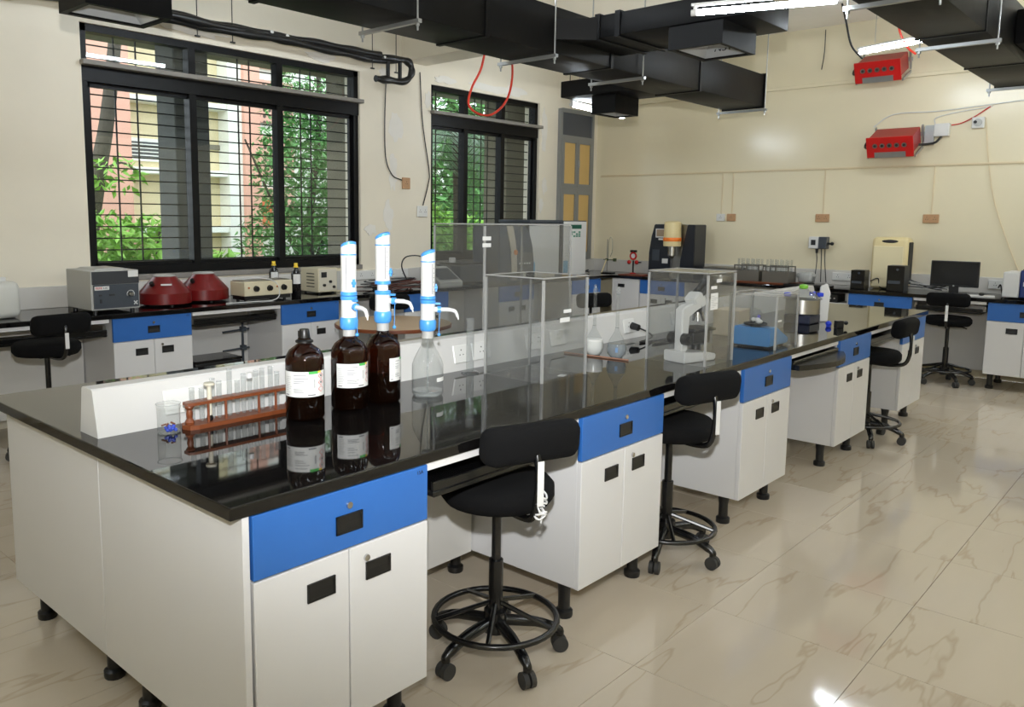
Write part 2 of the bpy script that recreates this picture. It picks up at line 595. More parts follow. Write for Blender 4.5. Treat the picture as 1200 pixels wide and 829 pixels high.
for z in (4.0, 2.65, 5.5):
    for a, b in ((6.2, 6.95), (7.15, 7.95)):
        wn = obj('window', bx(BM(), a, b, FY - .06, FY + .02, z - .02, z + .42), M_facw, bld)
        obj('pane', bx(BM(), a + .08, b - .08, FY - .075, FY - .055, z + .05, z + .35), M_dark, wn)
        bm = BM()
        for k in range(4): bx(bm, a + .08, b - .08, FY - .085, FY - .074, z + .08 + k * .07, z + .1 + k * .07)
        obj('louvre', bm, M_facw, wn)
obj('dado_band', bx(BM(), 6.05, 8.2, FY - .05, FY, 2.95, 3.05), M_conc2, bld)
# second building beyond window 2, mostly behind trees
b2 = thing('white_shed', 'white low building glimpsed through palm leaves in the second window', 'building', (15.6, 15, -.3))
obj('wall', bx(BM(), 0, 9, 0, 3, 0, 4.2), M_facw, b2)
obj('roof', bx(BM(), -.3, 9.3, -.4, 3.2, 4.2, 4.45), M_conc, b2)
# verandah columns just outside the glass
def column(x0, x1, y0, y1, label, m):
    bm = BM(); bx(bm, x0, x1, y0, y1, -.3, 4.2, bev=.01)
    return tag(obj('concrete_column', bm, m), label, 'column', 'concrete columns outside the windows')
column(2.78, 3.13, 5.5, 5.85, 'dark grey concrete column behind the middle bar of the large window', M_conc)
column(4.62, 5.0, 5.3, 5.65, 'olive concrete column at the right edge of the large window', M_conc2)
column(7.28, 8.6, 5.3, 5.7, 'wide olive concrete column behind the right pane of the second window', M_conc2)
for k, (x, z) in enumerate(((4.70, 1.62), (4.66, 1.36))):  # pale boxes shaped after what look like reflections in the glass
    bm = BM(); bx(bm, x, x + .1, 5.22, 5.3, z, z + .17, bev=.006)
    tag(obj('reflection_box', bm, M_grey), ('upper' if k == 0 else 'lower') + ' small grey box standing in for a glass reflection, on the column outside the large window', 'reflection box', 'boxes standing in for window reflections')
bm = BM(); bx(bm, -1, 12, 5.02, 7.0, 3.35, 3.5); struct('trim_5', bm, M_conc2)     # verandah roof slab

M_leaf = [mat('leaf_bright', (132, 186, 66), rough=.5, var=.35, scale=9), mat('leaf_deep', (92, 148, 76), rough=.5, var=.35, scale=9), mat('leaf_palm', (92, 128, 92), rough=.45, var=.3, scale=9)]
M_bark = mat('bark', (78, 72, 62), rough=.95, var=.3, scale=12, bump=.6, bscale=30)
def foliage(name, parent, m, centre, rad, n, size, seed, droop=.3):
    rnd = random.Random(seed)
    vs, fs = [], []
    for i in range(n):
        while True:
            p = Vector((rnd.uniform(-1, 1), rnd.uniform(-1, 1), rnd.uniform(-1, 1)))
            if .25 < p.length < 1: break
        p = Vector((p.x * rad[0], p.y * rad[1], p.z * rad[2])) + Vector(centre)
        a = rnd.uniform(0, 2 * PI)
        d = Vector((math.cos(a), math.sin(a), rnd.uniform(-1, .4) - droop)).normalized()
        u, v = frame_of(d)
        t = rnd.uniform(-1, 1)
        s = (u * math.cos(t) + v * math.sin(t))
        nrm = d.cross(s)
        L = size * rnd.uniform(.6, 1.25)
        w = L * .2
        k = len(vs)
        vs += [p, p + d * L * .4 + s * w + nrm * w * .4, p + d * L, p + d * L * .4 - s * w + nrm * w * .4, p + d * L * .45]
        fs += [(k, k + 1, k + 4), (k + 1, k + 2, k + 4), (k + 2, k + 3, k + 4), (k + 3, k, k + 4)]
    me = bpy.data.meshes.new(name)
    me.from_pydata([tuple(v) for v in vs], [], fs)
    o = bpy.data.objects.new(name, me)
    C.objects.link(o)
    me.materials.append(m)
    o.parent = parent
    o['kind'] = 'stuff'
    return o
def tree(name, label, loc, trunk, leaves, m, size, seed, cat='tree', group='plants outside the windows'):
    t = thing(name, label, cat, loc, 0, group)
    for pts, r in trunk:
        bm = BM(); cp = curve(pts, 5)
        n = len(cp)
        tube(bm, cp, [r * (1 - .55 * i / (n - 1)) for i in range(n)], 8)
        obj('trunk' if r > .05 else 'branch', bm, M_bark, t, True, angle=80)
    for k, (c, rad, n) in enumerate(leaves):
        foliage('foliage', t, m, c, rad, n, size, seed + k)
    return t
tree('leaning_tree', 'thick dark leaning tree trunk seen through the left window pane', (3.5, 9.2, -.3), [([(-.2, 0, 0), (-.05, 0, 1.5), (.12, 0, 2.4), (.32, 0, 3.4), (.7, .1, 6)], .16), ([(.1, 0, 2.4), (.3, -.3, 2.55), (.5, -.4, 2.4)], .02)],
     [((.15, -.4, 2.45), (.42, .25, .25), 70)], M_leaf[0], .17, 5)
tree('leafy_bush', 'bright green broad-leaved bush filling the bottom of the left window', (3.9, 8.6, -.3), [([(0, 0, 0), (.1, 0, .9), (.3, .1, 1.7)], .04), ([(0, 0, 0), (-.4, 0, .9), (-.7, .1, 1.6)], .04), ([(.1, 0, 0), (.6, 0, .8), (1.0, 0, 1.4)], .04)],
     [((-.5, 0, 1.25), (.75, .6, .75), 900), ((.25, .1, 1.2), (.75, .6, .75), 900), ((1.0, 0, 1.0), (.45, .5, .5), 300)], M_leaf[0], .2, 21, 'bush')
tree('small_leaved_tree', 'dense small-leaved tree filling the right half of the large window', (6.7, 9.0, -.3), [([(.2, 0, 0), (.15, 0, 1.8), (.35, 0, 3.4), (.3, 0, 5)], .07), ([(.1, 0, .9), (-.5, 0, 2.0), (-1.0, 0, 3.0)], .03), ([(.25, 0, 1.2), (.8, 0, 2.3), (1.1, 0, 3.4)], .035)],
     [((.1, 0, 2.6), (.95, .7, 1.0), 2600), ((.35, 0, 3.6), (.95, .7, .75), 1500), ((-.3, 0, 1.4), (.85, .6, .8), 1700), ((.7, .1, 1.2), (.8, .6, .9), 1900), ((.9, 0, 2.5), (.6, .6, .9), 1100)], M_leaf[1], .125, 41)
tree('twig_sprig', 'small bright sprig of leaves at the base of the concrete column outside', (4.55, 8.0, -.3), [([(0, 0, 0), (.05, 0, .8), (.12, 0, 1.45)], .02)], [((.12, 0, 1.3), (.16, .14, .2), 30)], M_leaf[0], .2, 55, 'bush')
tree('garden_bush', 'bright green bush in the lower left pane of the second window', (9.3, 9.2, -.3), [([(0, 0, 0), (.1, 0, 1.2), (.3, 0, 2)], .05), ([(0, 0, 0), (-.4, 0, 1.2), (-.6, 0, 1.9)], .04)],
     [((-.3, 0, 1.5), (.9, .7, 1.1), 800), ((.6, 0, 1.3), (.9, .7, .9), 500), ((1.6, .2, 1.2), (.9, .7, .9), 400)], M_leaf[0], .24, 61, 'bush')
tree('background_tree', 'large dark green tree filling the view behind the palm in the second window', (12.8, 11.6, -.3), [([(0, 0, 0), (.1, 0, 2.5), (0, 0, 4.5)], .2)],
     [((0, 0, 3.0), (1.9, 1.2, 1.7), 2200), ((-.6, 0, 1.2), (1.6, 1.1, 1.3), 1300), ((1.6, .3, 2.2), (1.6, 1.1, 1.8), 1300), ((.3, 0, 5.2), (2.0, 1.2, 1.3), 1300)], M_leaf[1], .3, 81)
def palm(loc, label):
    t = thing('palm_tree', label, 'palm', loc, 0, 'plants outside the windows')
    bm = BM(); tube(bm, curve([(0, 0, 0), (.05, 0, 1.5), (0, 0, 3.2)], 5), [.13 - .003 * i for i in range(11)], 10)
    obj('trunk', bm, M_bark, t, True, angle=80)
    rnd = random.Random(3)
    for k in range(15):
        a = 2 * PI * k / 15 + rnd.uniform(-.15, .15)
        L = rnd.uniform(1.4, 1.9); up = rnd.uniform(.2, 1.0)
        pts = [Vector((math.cos(a) * L * s, math.sin(a) * L * s, 3.2 + up * s * 1.2 - 1.5 * s * s)) for s in (0, .25, .5, .75, 1)]
        cp = curve(pts, 5)
        bm = BM(); tube(bm, cp, .012, 5)
        for i, p in enumerate(cp[3:]):
            d = (cp[min(i + 4, len(cp) - 1)] - cp[i + 2]).normalized()
            sd = d.cross(Vector((0, 0, 1))).normalized()
            for sg in (-1, 1):
                for q in (0, .5):
                    b0 = p + d * q * .09
                    tip = b0 + (sd * sg * .8 + d * .55 + Vector((0, 0, -.45))) * .42
                    v = [bm.verts.new(b0), bm.verts.new((b0 + tip) / 2 + d * .02), bm.verts.new(tip), bm.verts.new((b0 + tip) / 2 - d * .02)]
                    bm.faces.new(v)
        obj('frond', bm, M_leaf[2], t)
    return t
palm((9.1, 7.9, -.3), 'dark palm tree with drooping fronds seen through the second window')

# ================================================================== BENCHES
def cabinet_proto():
    """one base unit; local x runs along the front, y into the bench"""
    w, dep = .61, .8
    r = thing('base_cabinet', '', 'cabinet')
    obj('body', bx(BM(), .004, w - .004, .022, dep, .15, H - .035, bev=.002), M_white, r)
    d = obj('drawer', bx(BM(), .002, w - .002, 0, .021, .662, .832, bev=.002), M_blue, r)
    def pull(parent, cx, cz, hw=.046, hh=.026):
        bm = BM()
        bx(bm, cx - hw, cx + hw, -.005, .002, cz - hh, cz - hh + .008); bx(bm, cx - hw, cx + hw, -.005, .002, cz + hh - .006, cz + hh)
        bx(bm, cx - hw, cx - hw + .006, -.005, .002, cz - hh, cz + hh); bx(bm, cx + hw - .006, cx + hw, -.005, .002, cz - hh, cz + hh)
        bx(bm, cx - hw, cx + hw, -.0015, .002, cz - hh, cz + hh)
        prism(bm, [(-.0045, cz - hh + .006), (-.001, cz + hh * .2), (-.001, cz - hh + .006)], 'x', cx - hw + .006, cx + hw - .006)
        obj('handle', bm, M_black, parent)
    def lock(parent, cx, cz, key=False):
        bm = BM()
        cyl(bm, (cx, -.006, cz), (cx, .002, cz), .0095, .0105, 14)
        if key:
            bx(bm, cx - .001, cx + .001, -.03, -.006, cz - .004, cz + .004); bx(bm, cx - .001, cx + .001, -.045, -.028, cz - .011, cz + .011)
        obj('lock', bm, M_chrome, parent, True)
    pull(d, w / 2, .735); lock(d, w / 2, .785)
    a = obj('door', bx(BM(), .002, w / 2 - .002, 0, .021, .15, .657, bev=.002), M_white, r)
    pull(a, w / 2 * .68, .575)
    b = obj('door', bx(BM(), w / 2 + .002, w - .002, 0, .021, .15, .657, bev=.002), M_white, r)
    pull(b, w / 2 * 1.34, .575); lock(b, w / 2 * 1.2, .615)
    fm = BM()
    lathe(fm, [(.034, 0), (.036, .006), (.036, .026), (.028, .032), (.024, .034), (.024, .1), (.03, .15)], 14)
    f0 = obj('foot', fm, M_black, r, True, loc=(.05, .1, 0))
    for x, y in ((w - .05, .1), (.05, dep - .1), (w - .05, dep - .1)):
        f = f0.copy(); C.objects.link(f); f.parent = r; f.location = (x, y, 0)
    return r
cab0 = cabinet_proto()
cab0['label'] = 'white base cabinet with blue drawer at the near end of the island bench'
cab0['group'] = 'base cabinets along the island front'
cab0.location = (.06, 0, 0)
ISL = [.06, 1.478, 2.885, 4.275, 5.65]
names = [None, 'white base cabinet with blue drawer right of the nearest black stool', 'white base cabinet with blue drawer under the microscope, third from the near end',
         'white base cabinet with blue drawer behind the open black keyboard tray, fourth along the island', 'last white base cabinet with blue drawer at the far end of the island']
for k in range(1, 5):
    dup(cab0, names[k], (ISL[k], 0, 0), 0, 'base cabinets along the island front')
dup(cab0, 'white cabinet forming the back half of the island end panel', (.67, 1.66, 0), PI, 'base cabinet on the island back')
for ch in KIDS(cab0):
    if ch.name.startswith('drawer'): text_mesh('marker_writing', '15A', .016, M_ink, ch, (.575, -.0008, .815), (PI / 2, 0, 0), .0004)
# end skins of the island (the large plain panels at its near end)
e = thing('end_panel', 'plain beige-white end panels closing the near end of the island bench', 'panel', (0, 0, 0))
for a, b in ((.006, .838), (.842, 1.655)):
    obj('panel', bx(BM(), .036, .056, a, b, .15, H - .035, bev=.0015), M_white, e)

def worktop(name, label, x0, x1, y0, y1, panels=(), panel_names=()):
    t = thing(name, label, 'worktop')
    obj('slab', bx(BM(), x0, x1, y0, y1, H - .035, H, bev=.004, seg=2), M_granite, t)
    for k, p in enumerate(panels):
        tag(obj('modesty_panel', bx(BM(), *p), M_offw), panel_names[k], 'panel', 'pale knee-space panels under the worktops')
    return t
worktop('island_worktop', 'long glossy black granite worktop of the island bench', 0, 6.33, 0, 1.757,
        [(ISL[k] + .612, ISL[k + 1] - .004, .555, .575, .15, H - .036) for k in range(4)],
        ['pale panel behind the nearest stool under the island', 'pale panel behind the second stool under the island', 'pale panel behind the open curved keyboard tray', 'pale panel behind the third stool under the island'])
WIN = [1.505, 2.93, 4.34, 5.75, 7.12]
YB = 4.06
worktop('window_worktop', 'black granite worktop running under the windows', -1.2, 8.57, YB, YW - .026,
        [(-1.2, 1.5, 4.6, 4.62, .1, H - .036)] + [(WIN[k] + .612, WIN[k + 1] - .004, 4.6, 4.62, .1, H - .036) for k in range(4)],
        ['pale panel behind the stool at the far left', 'pale panel in the knee space below the red centrifuges', 'pale panel under the window worktop beyond the round table', 'pale panel under the window worktop behind the tall acrylic case', 'pale panel under the window worktop next to the room corner'])
XB = 7.93
worktop('far_worktop', 'black granite worktop running along the far cream wall', XB, 8.57, -2.4, YB - .002,
        [(8.45, 8.47, -.12, .55, .1, H - .036), (8.45, 8.47, 1.14, 3.03, .1, H - .036)],
        ['pale panel behind the stool at the monitor', 'long pale panel under the far worktop below the steel baths'])
wl = ['white base cabinet with blue drawer below the grey centrifuge', 'white base cabinet with blue drawer below the cream power supply', 'base cabinet with blue drawer under the window worktop beyond the round table',
      'base cabinet under the window worktop behind the tall acrylic case', 'base cabinet under the window worktop at the room corner']
for k, x in enumerate(WIN):
    c = dup(cab0, wl[k], (x, YB + .016, 0), 0, 'base cabinets under the windows')
    for ch in KIDS(c):
        if ch.name.startswith('body'): ch.scale = (1, .8, 1)
        if ch.name.startswith('foot') and ch.location.y > .5: ch.location.y = .55
fl_ = ['base cabinet with blue drawer below the black and cream water analyser', 'base cabinet with blue drawer below the two small black computers', 'base cabinet with blue drawer at the right edge, below the printer', 'base cabinet at the right end of the far bench beyond the printer']
for k, y in enumerate((3.64, 1.14, -.12, -.735)):
    if k == 3: continue
    c = dup(cab0, fl_[k], (XB + .016, y, 0), -PI / 2, 'base cabinets along the far wall')
    for ch in KIDS(c):
        if ch.name.startswith('body'): ch.scale = (1, .75, 1)
        if ch.name.startswith('foot') and ch.location.y > .5: ch.location.y = .5
cc = thing('corner_cabinet', 'plain white corner cupboard door left of the black and cream water analyser', 'cabinet', (XB + .016, 4.05, 0), -PI / 2)
obj('body', bx(BM(), .002, .405, .022, .6, .15, H - .036), M_white, cc)
dd = obj('door', bx(BM(), .004, .402, 0, .021, .15, .832, bev=.002), M_white, cc)
obj('handle', bx(BM(), .09, .19, -.005, 0, .72, .765, bev=.002), M_black, dd)
for x in (.05, .35):
    fm = BM(); lathe(fm, [(.036, 0), (.036, .026), (.024, .034), (.024, .15)], 14); obj('foot', fm, M_black, cc, True, loc=(x, .1, 0))

# ---- service spine with sockets
sp = thing('service_spine', 'long white sloping service trunking along the middle of the island worktop', 'trunking')
obj('trunking', prism(BM(), [(.846, H), (.979, H), (.955, 1.018), (.948, 1.023), (.884, 1.023), (.876, 1.018)], 'x', .043, 6.2), mat('spine_white', (198, 197, 195), rough=.35, var=.02), sp)
M_sock = mat('socket_white', (214, 214, 211), rough=.3)
def spine_plate(x, w, plugs=1, blank=False):
    a = math.atan2(.03, .148)
    r = bpy.data.objects.new('socket_plate', None)
    bm = BM(); bx(bm, -w / 2, w / 2, -.006, .002, -.042, .042, bev=.003)
    o = obj('socket_plate', bm, M_sock, sp, loc=(x, .859, .945), rot=(-a, 0, 0))
    bpy.data.objects.remove(r)
    if not blank:
        h = BM()
        for k in range(plugs):
            cx = -w / 2 + w * (k + .5) / plugs
            for dx, dz, rr in ((0, .018, .0035), (-.011, -.004, .003), (.011, -.004, .003)):
                cyl(h, (cx + dx, -.0068, dz), (cx + dx, -.005, dz), rr, seg=8)
        obj('socket_hole', h, M_ink, o)
    return o
spine_plate(.5, .46, blank=True)
for x, w, n in ((1.72, .1, 1), (1.86, .13, 1), (2.27, .14, 2), (2.47, .13, 1), (3.18, .12, 1), (3.75, .13, 2), (4.5, .13, 1)):
    spine_plate(x, w, n)
pg = BM(); cyl(pg, (3.2, .85, .945), (3.2, .8, .937), .022, .019, 14); tube(pg, curve([(3.2, .8, .937), (3.24, .76, .91), (3.25, .74, .882), (3.05, .70, .876), (3.3, .66, .876), (3.05, .62, .876), (3.4, .6, .876)], 6), .005, 6)
tag(obj('power_plug', pg, M_black, None, True), 'black power plug and cable in the spine socket beside the flasks', 'plug')

# ---- keyboard trays in the knee spaces
def tray(name, label, loc, rz=0, w=.76, out=0.0, group='keyboard trays'):
    t = thing(name, label, 'keyboard tray', loc, rz, group)
    bm = BM(); bx(bm, .03, w - .03, .03 - out, .36 - out, .715, .735, bev=.004); bx(bm, .03, w - .03, .03 - out, .045 - out, .735, .765, bev=.003)
    obj('tray', bm, M_blackm, t)
    for x in (.006, w - .03):
        obj('rail', bx(BM(), x, x + .022, .05, .42, .735, .785), M_steel, t)
    obj('hanger', bx(BM(), .006, w - .008, .32, .36, .785, H - .036), M_blackm, t)
    obj('apron', bx(BM(), .002, w - .002, .012, .03, H - .062, H - .0355), M_white, t)
    return t
tray('keyboard_tray', 'black keyboard tray tucked behind the nearest stool', (ISL[0] + .614, 0, 0), out=.02)
tray('keyboard_tray', 'black keyboard tray behind the second stool of the island', (ISL[1] + .614, 0, 0))
tr3 = thing('keyboard_tray', 'open black curved keyboard tray between third and fourth island cabinets', 'keyboard tray', (ISL[2] + .614, 0, 0), 0, 'keyboard trays')
bm = BM()
pf = [(.03, .0)] + [(.03 + .72 * i / 12, -.03 - .1 * math.sin(PI * i / 12)) for i in range(13)] + [(.75, .0), (.75, .34), (.03, .34)]
prism(bm, pf, 'z', .745, .775); bx(bm, .03, .75, 0, .02, .775, .795, bev=.004)
obj('tray', bm, M_blackm, tr3)
for x in (.006, .752): obj('rail', bx(BM(), x, x + .02, .03, .42, .75, .8), M_steel, tr3)
obj('hanger', bx(BM(), .006, .77, .32, .36, .775, H - .036), M_blackm, tr3)
obj('apron', bx(BM(), .002, .77, .012, .03, H - .06, H - .0355), M_white, tr3)
tray('keyboard_tray', 'black keyboard tray behind the third stool of the island', (ISL[3] + .614, 0, 0))
tray('keyboard_tray', 'black keyboard tray under the window worktop below the red centrifuges', (WIN[0] + .614, YB, 0), w=.8)
tray('keyboard_tray', 'black keyboard tray above the stool at the far left', (.62, YB, 0), w=.86, out=.05)
tray('keyboard_tray', 'black keyboard tray under the monitor on the far bench', (XB, .52, 0), -PI / 2, w=.63, out=.03)
sf = thing('black_amplifier', 'black electronic box on a shelf under the far worktop', 'electronics', (XB + .05, 1.4, .72))
obj('case', bx(BM(), 0, .25, -.14, .14, 0, .085, bev=.004), M_black, sf)
bm = BM()
for k in range(6): cyl(bm, (-.004, -.11 + k * .04, .045), (0, -.11 + k * .04, .045), .008, seg=8)
obj('knob', bm, M_grey, sf)
obj('shelf', bx(BM(), 0, .3, -.25, .25, -.02, 0), M_offw, sf)
for s in (-.25, .24): obj('bracket', bx(BM(), 0, .3, s, s + .01, -.02, .112), M_offw, sf)

# ---- stools
def stool_proto(seat_z=.625, back_z=.845):
    r = thing('lab_stool', '', 'stool')
    bm = BM(); lathe(bm, [(.12, seat_z - .045), (.185, seat_z - .04), (.203, seat_z - .015), (.203, seat_z + .02), (.185, seat_z + .04), (.1, seat_z + .05), (.01, seat_z + .05)], 28)
    obj('seat', bm, M_fabric, r, True, angle=60)
    bm = BM(); bx(bm, -.185, .185, -.045, .045, -.066, .066, bev=.042, seg=4)
    for v in bm.verts: v.co.y -= .03 * (1 - (v.co.x / .185) ** 2) - .015
    obj('backrest', bm, M_fabric, r, True, loc=(0, -.225, back_z), rot=(.12, 0, 0), angle=80)
    bm = BM(); tube(bm, curve([(0, -.02, seat_z - .055), (0, -.15, seat_z - .055), (0, -.235, seat_z - .03), (0, -.262, seat_z + .06), (0, -.262, seat_z + .15), (0, -.24, back_z)], 5), .013, 8)
    obj('back_bracket', bm, M_blackm, r, True, angle=60)
    bm = BM(); bx(bm, -.012, .012, -.2795, -.2755, seat_z + .02, back_z - .05, bev=.001); obj('bracket_plate', bm, M_whitep, r)
    bm = BM(); cyl(bm, (0, 0, .3), (0, 0, seat_z - .03), .017, seg=14); obj('gas_lift', bm, M_blackm, r, True)
    bm = BM(); cyl(bm, (0, 0, .1), (0, 0, .36), .026, seg=16); cyl(bm, (0, 0, .09), (0, 0, .17), .042, seg=16); obj('column', bm, M_blackm, r, True)
    bm = BM(); bx(bm, -.08, .08, -.08, .08, seat_z - .055, seat_z - .043); obj('seat_plate', bm, M_blackm, r)
    bm = BM(); tube(bm, curve([(.02, 0, seat_z - .06), (.12, .02, seat_z - .06), (.16, .03, seat_z - .075)], 4), .006, 6); obj('lift_lever', bm, M_blackm, r)
    bm = BM(); tube(bm, arc((0, 0,   .145), .222, 0, 2 * PI, 35)[:-1], .0115, 8, closed=True); obj('foot_ring', bm, M_blackm, r, True, angle=80)
    for k in range(5):
        a = 2 * PI * k / 5 + .3
        bm = BM(); tube(bm, [(.02 * math.cos(a), .02 * math.sin(a), .2), (.222 * math.cos(a), .222 * math.sin(a), .147)], .009, 7); obj('ring_spoke', bm, M_blackm, r, True)
    for k in range(5):
        a = 2 * PI * k / 5
        ca, sa = math.cos(a), math.sin(a)
        bm = BM(); tube(bm, curve([(.03 * ca, .03 * sa, .13), (.15 * ca, .15 * sa, .115), (.232 * ca, .232 * sa, .082), (.24 * ca, .24 * sa, .06)], 4), [.021] * 4 + [.019] * 4 + [.016] * 5, 8)
        l = obj('leg', bm, M_blackm, r, True, angle=60)
        bm = BM()
        for s in (-.013, .013):
            c = Vector((.24 * ca, .24 * sa, .029)); n = Vector((-sa, ca, 0))
            cyl(bm, c + n * (s - .009), c + n * (s + .009), .029, seg=16)
        obj('caster', bm, M_rubber, l, True)
    return r
def place_stool(o, base_rot, string=True):
    for ch in KIDS(o):
        if ch.name.split('.')[0] in ('leg',):
            ch.rotation_euler = (0, 0, base_rot)
st0 = stool_proto()
GS = 'black swivel stools'
st0['label'] = 'nearest black padded stool with foot ring, in front of the island'
st0['group'] = GS
st0.location = (1.12, .11, 0); st0.rotation_euler = (0, 0, math.radians(-19))
place_stool(st0, math.radians(-93))
s = dup(st0, 'second black padded stool along the island, left of the third cabinet', (2.35, .11, 0), math.radians(-15)); place_stool(s, math.radians(-75))
s = dup(st0, 'third black padded stool, near the far end of the island', (5.2, .09, 0), math.radians(-2)); place_stool(s, math.radians(-80))
s = dup(st0, 'black padded stool standing before the monitor at the far bench', (8.0, .21, 0), math.radians(-82)); place_stool(s, math.radians(-60))
stL = stool_proto(.72, .89)
stL['group'] = GS
stL['label'] = 'black padded stool at the far left under the window worktop'
stL.location = (.96, 3.81, 0); stL.rotation_euler = (0, 0, math.radians(5)); s = stL; place_stool(s, math.radians(-60))
s = dup(st0, 'black stool behind the dispenser bottles beside the round table', (3.75, 3.75, 0), math.radians(-20))
s = dup(st0, 'black stool behind the spine beside the two flasks', (5.1, 2.25, 0), math.radians(160))
# white cord tied to the back bracket of the nearest stool
bm = BM()
rnd = random.Random(4)
pts = []
for k in range(26):
    a = k * 1.25
    pts.append((.022 * math.cos(a) + rnd.uniform(-.004, .004), .016 * math.sin(a), .62 + .0035 * k * (1 if k < 13 else -.4) + rnd.uniform(-.01, .01)))
tube(bm, curve(pts, 3), .0035, 5); tube(bm, curve([(0, .01, .63), (.01, 0, .60), (0, .0, .56)], 4), .003, 5)
tag(obj('string_bundle', bm, M_whitep, None, True, loc=(1.05, -.14, .02)), 'knotted white cord hanging on the back bracket of the nearest stool', 'cord')

# ================================================================== ON THE ISLAND
Zt = H
rad = math.radians
M_amber = glass('amber_glass', (.20, .06, .014), haze=.06, hazecol=(.05, .018, .008), rough=.02, ior=1.5)
M_liq = mat('dark_amber_liquid', (14, 7, 5), rough=.15)
M_green = mat('green_print', (70, 170, 80), rough=.6)
M_yellow = mat('yellow_print', (240, 200, 40), rough=.6)
M_gcol = mat('grey_collar', (168, 168, 166), rough=.5)

def dispenser(root, z0, rot, lift=0, ang_tip=0):
    """bottle-top dispenser; parts hang on the bottle, pieces on the dispenser body"""
    bm = BM(); lathe(bm, [(.029, z0 + .062), (.0285, z0 + .13), (.027, z0 + .132)], 24)
    tube(bm, curve([(.02, 0, z0 + .105), (.034, 0, z0 + .106), (.042, 0, z0 + .106)], 3), .011, 10)
    d = obj('dispenser', bm, M_whitep, root, True, rot=(0, 0, rot))
    bm = BM(); lathe(bm, [(.0235, z0 - .008), (.0235, z0 + .022), (.026, z0 + .024)], 24); obj('adapter', bm, M_gcol, d, True)
    bm = BM(); lathe(bm, [(.0275, z0 + .022), (.033, z0 + .03), (.0335, z0 + .058), (.03, z0 + .066)], 24); obj('collar', bm, M_lblue, d, True)
    bm = BM(); lathe(bm, [(.0295, z0 + .13), (.0305, z0 + .133), (.0305, z0 + .143), (.028, z0 + .145)], 24); obj('ring', bm, M_lblue, d, True)
    if lift:
        bm = BM(); lathe(bm, [(.021, z0 + .143), (.021, z0 + .15 + lift)], 20); obj('plunger', bm, M_whitep, d, True)
    q = z0 + .147 + lift
    bm = BM(); lathe(bm, [(.0305, q), (.0305, q + .011), (.029, q + .013)], 24); obj('ring', bm, M_lblue, d, True)
    # sleeve with a slanted blue cap
    bm = BM(); lathe(bm, [(.0285, q + .012), (.0278, q + .05), (.0285, q + .15), (.0285, q + .178)], 24)
    for v in bm.verts:
        if v.co.z > q + .17: v.co.z += .35 * v.co.x
    obj('sleeve', bm, M_whitep, d, True)
    bm = BM(); lathe(bm, [(.0288, q + .176), (.0275, q + .186), (.018, q + .191), (.004, q + .192)], 24)
    for v in bm.verts: v.co.z += .35 * v.co.x
    obj('cap', bm, M_lblue, d, True, angle=60)
    bm = BM(); lathe(bm, [(.0287, q + .145), (.0291, q + .146), (.0291, q + .149), (.0287, q + .15)], 24, cap0=False, cap1=False); obj('stripe', bm, M_lblue, d, True)
    bm = BM(); a = rad(-50)
    bx(bm, .0278, .0292, -.0012, .0012, q + .02, q + .14, mtx=Matrix.Rotation(a, 4, 'Z'))
    for k in range(6): bx(bm, .0278, .0291, .008, .011, q + .03 + .018 * k, q + .033 + .018 * k, mtx=Matrix.Rotation(a - .1, 4, 'Z'))
    obj('scale', bm, M_inkg, d)
    bm = BM(); cyl(bm, (.026, 0, q + .045), (.038, 0, q + .045), .0075, seg=12); bx(bm, .03, .036, -.004, .004, q + .03, q + .06); obj('stop_knob', bm, M_lblue, d, True)
    bm = BM(); cyl(bm, (.038, 0, z0 + .106), (.052, 0, z0 + .106), .0135, seg=14); bx(bm, .02, .05, -.006, .006, z0 + .126, z0 + .133); obj('valve', bm, M_lblue, d, True)
    bm = BM(); tube(bm, curve([(.05, 0, z0 + .106), (.085, 0, z0 + .105), (.108, 0, z0 + .098), (.118, 0, z0 + .078)], 5), [.0085] * 6 + [.0075] * 5 + [.006] * 5, 10); tube(bm, [(.118, 0, z0 + .079), (.121, 0, z0 + .066)], [.004, .0025], 8); obj('nozzle', bm, M_whitep, d, True)
    bm = BM(); tube(bm, [(.047, .004, z0 + .095), (.045, .006, z0 + .05), (.044, .006, z0 + .01)], .0014, 5); ball(bm, (.044, .006, z0 + .005), .007); obj('tether', bm, M_lblue, d, True)
    return d

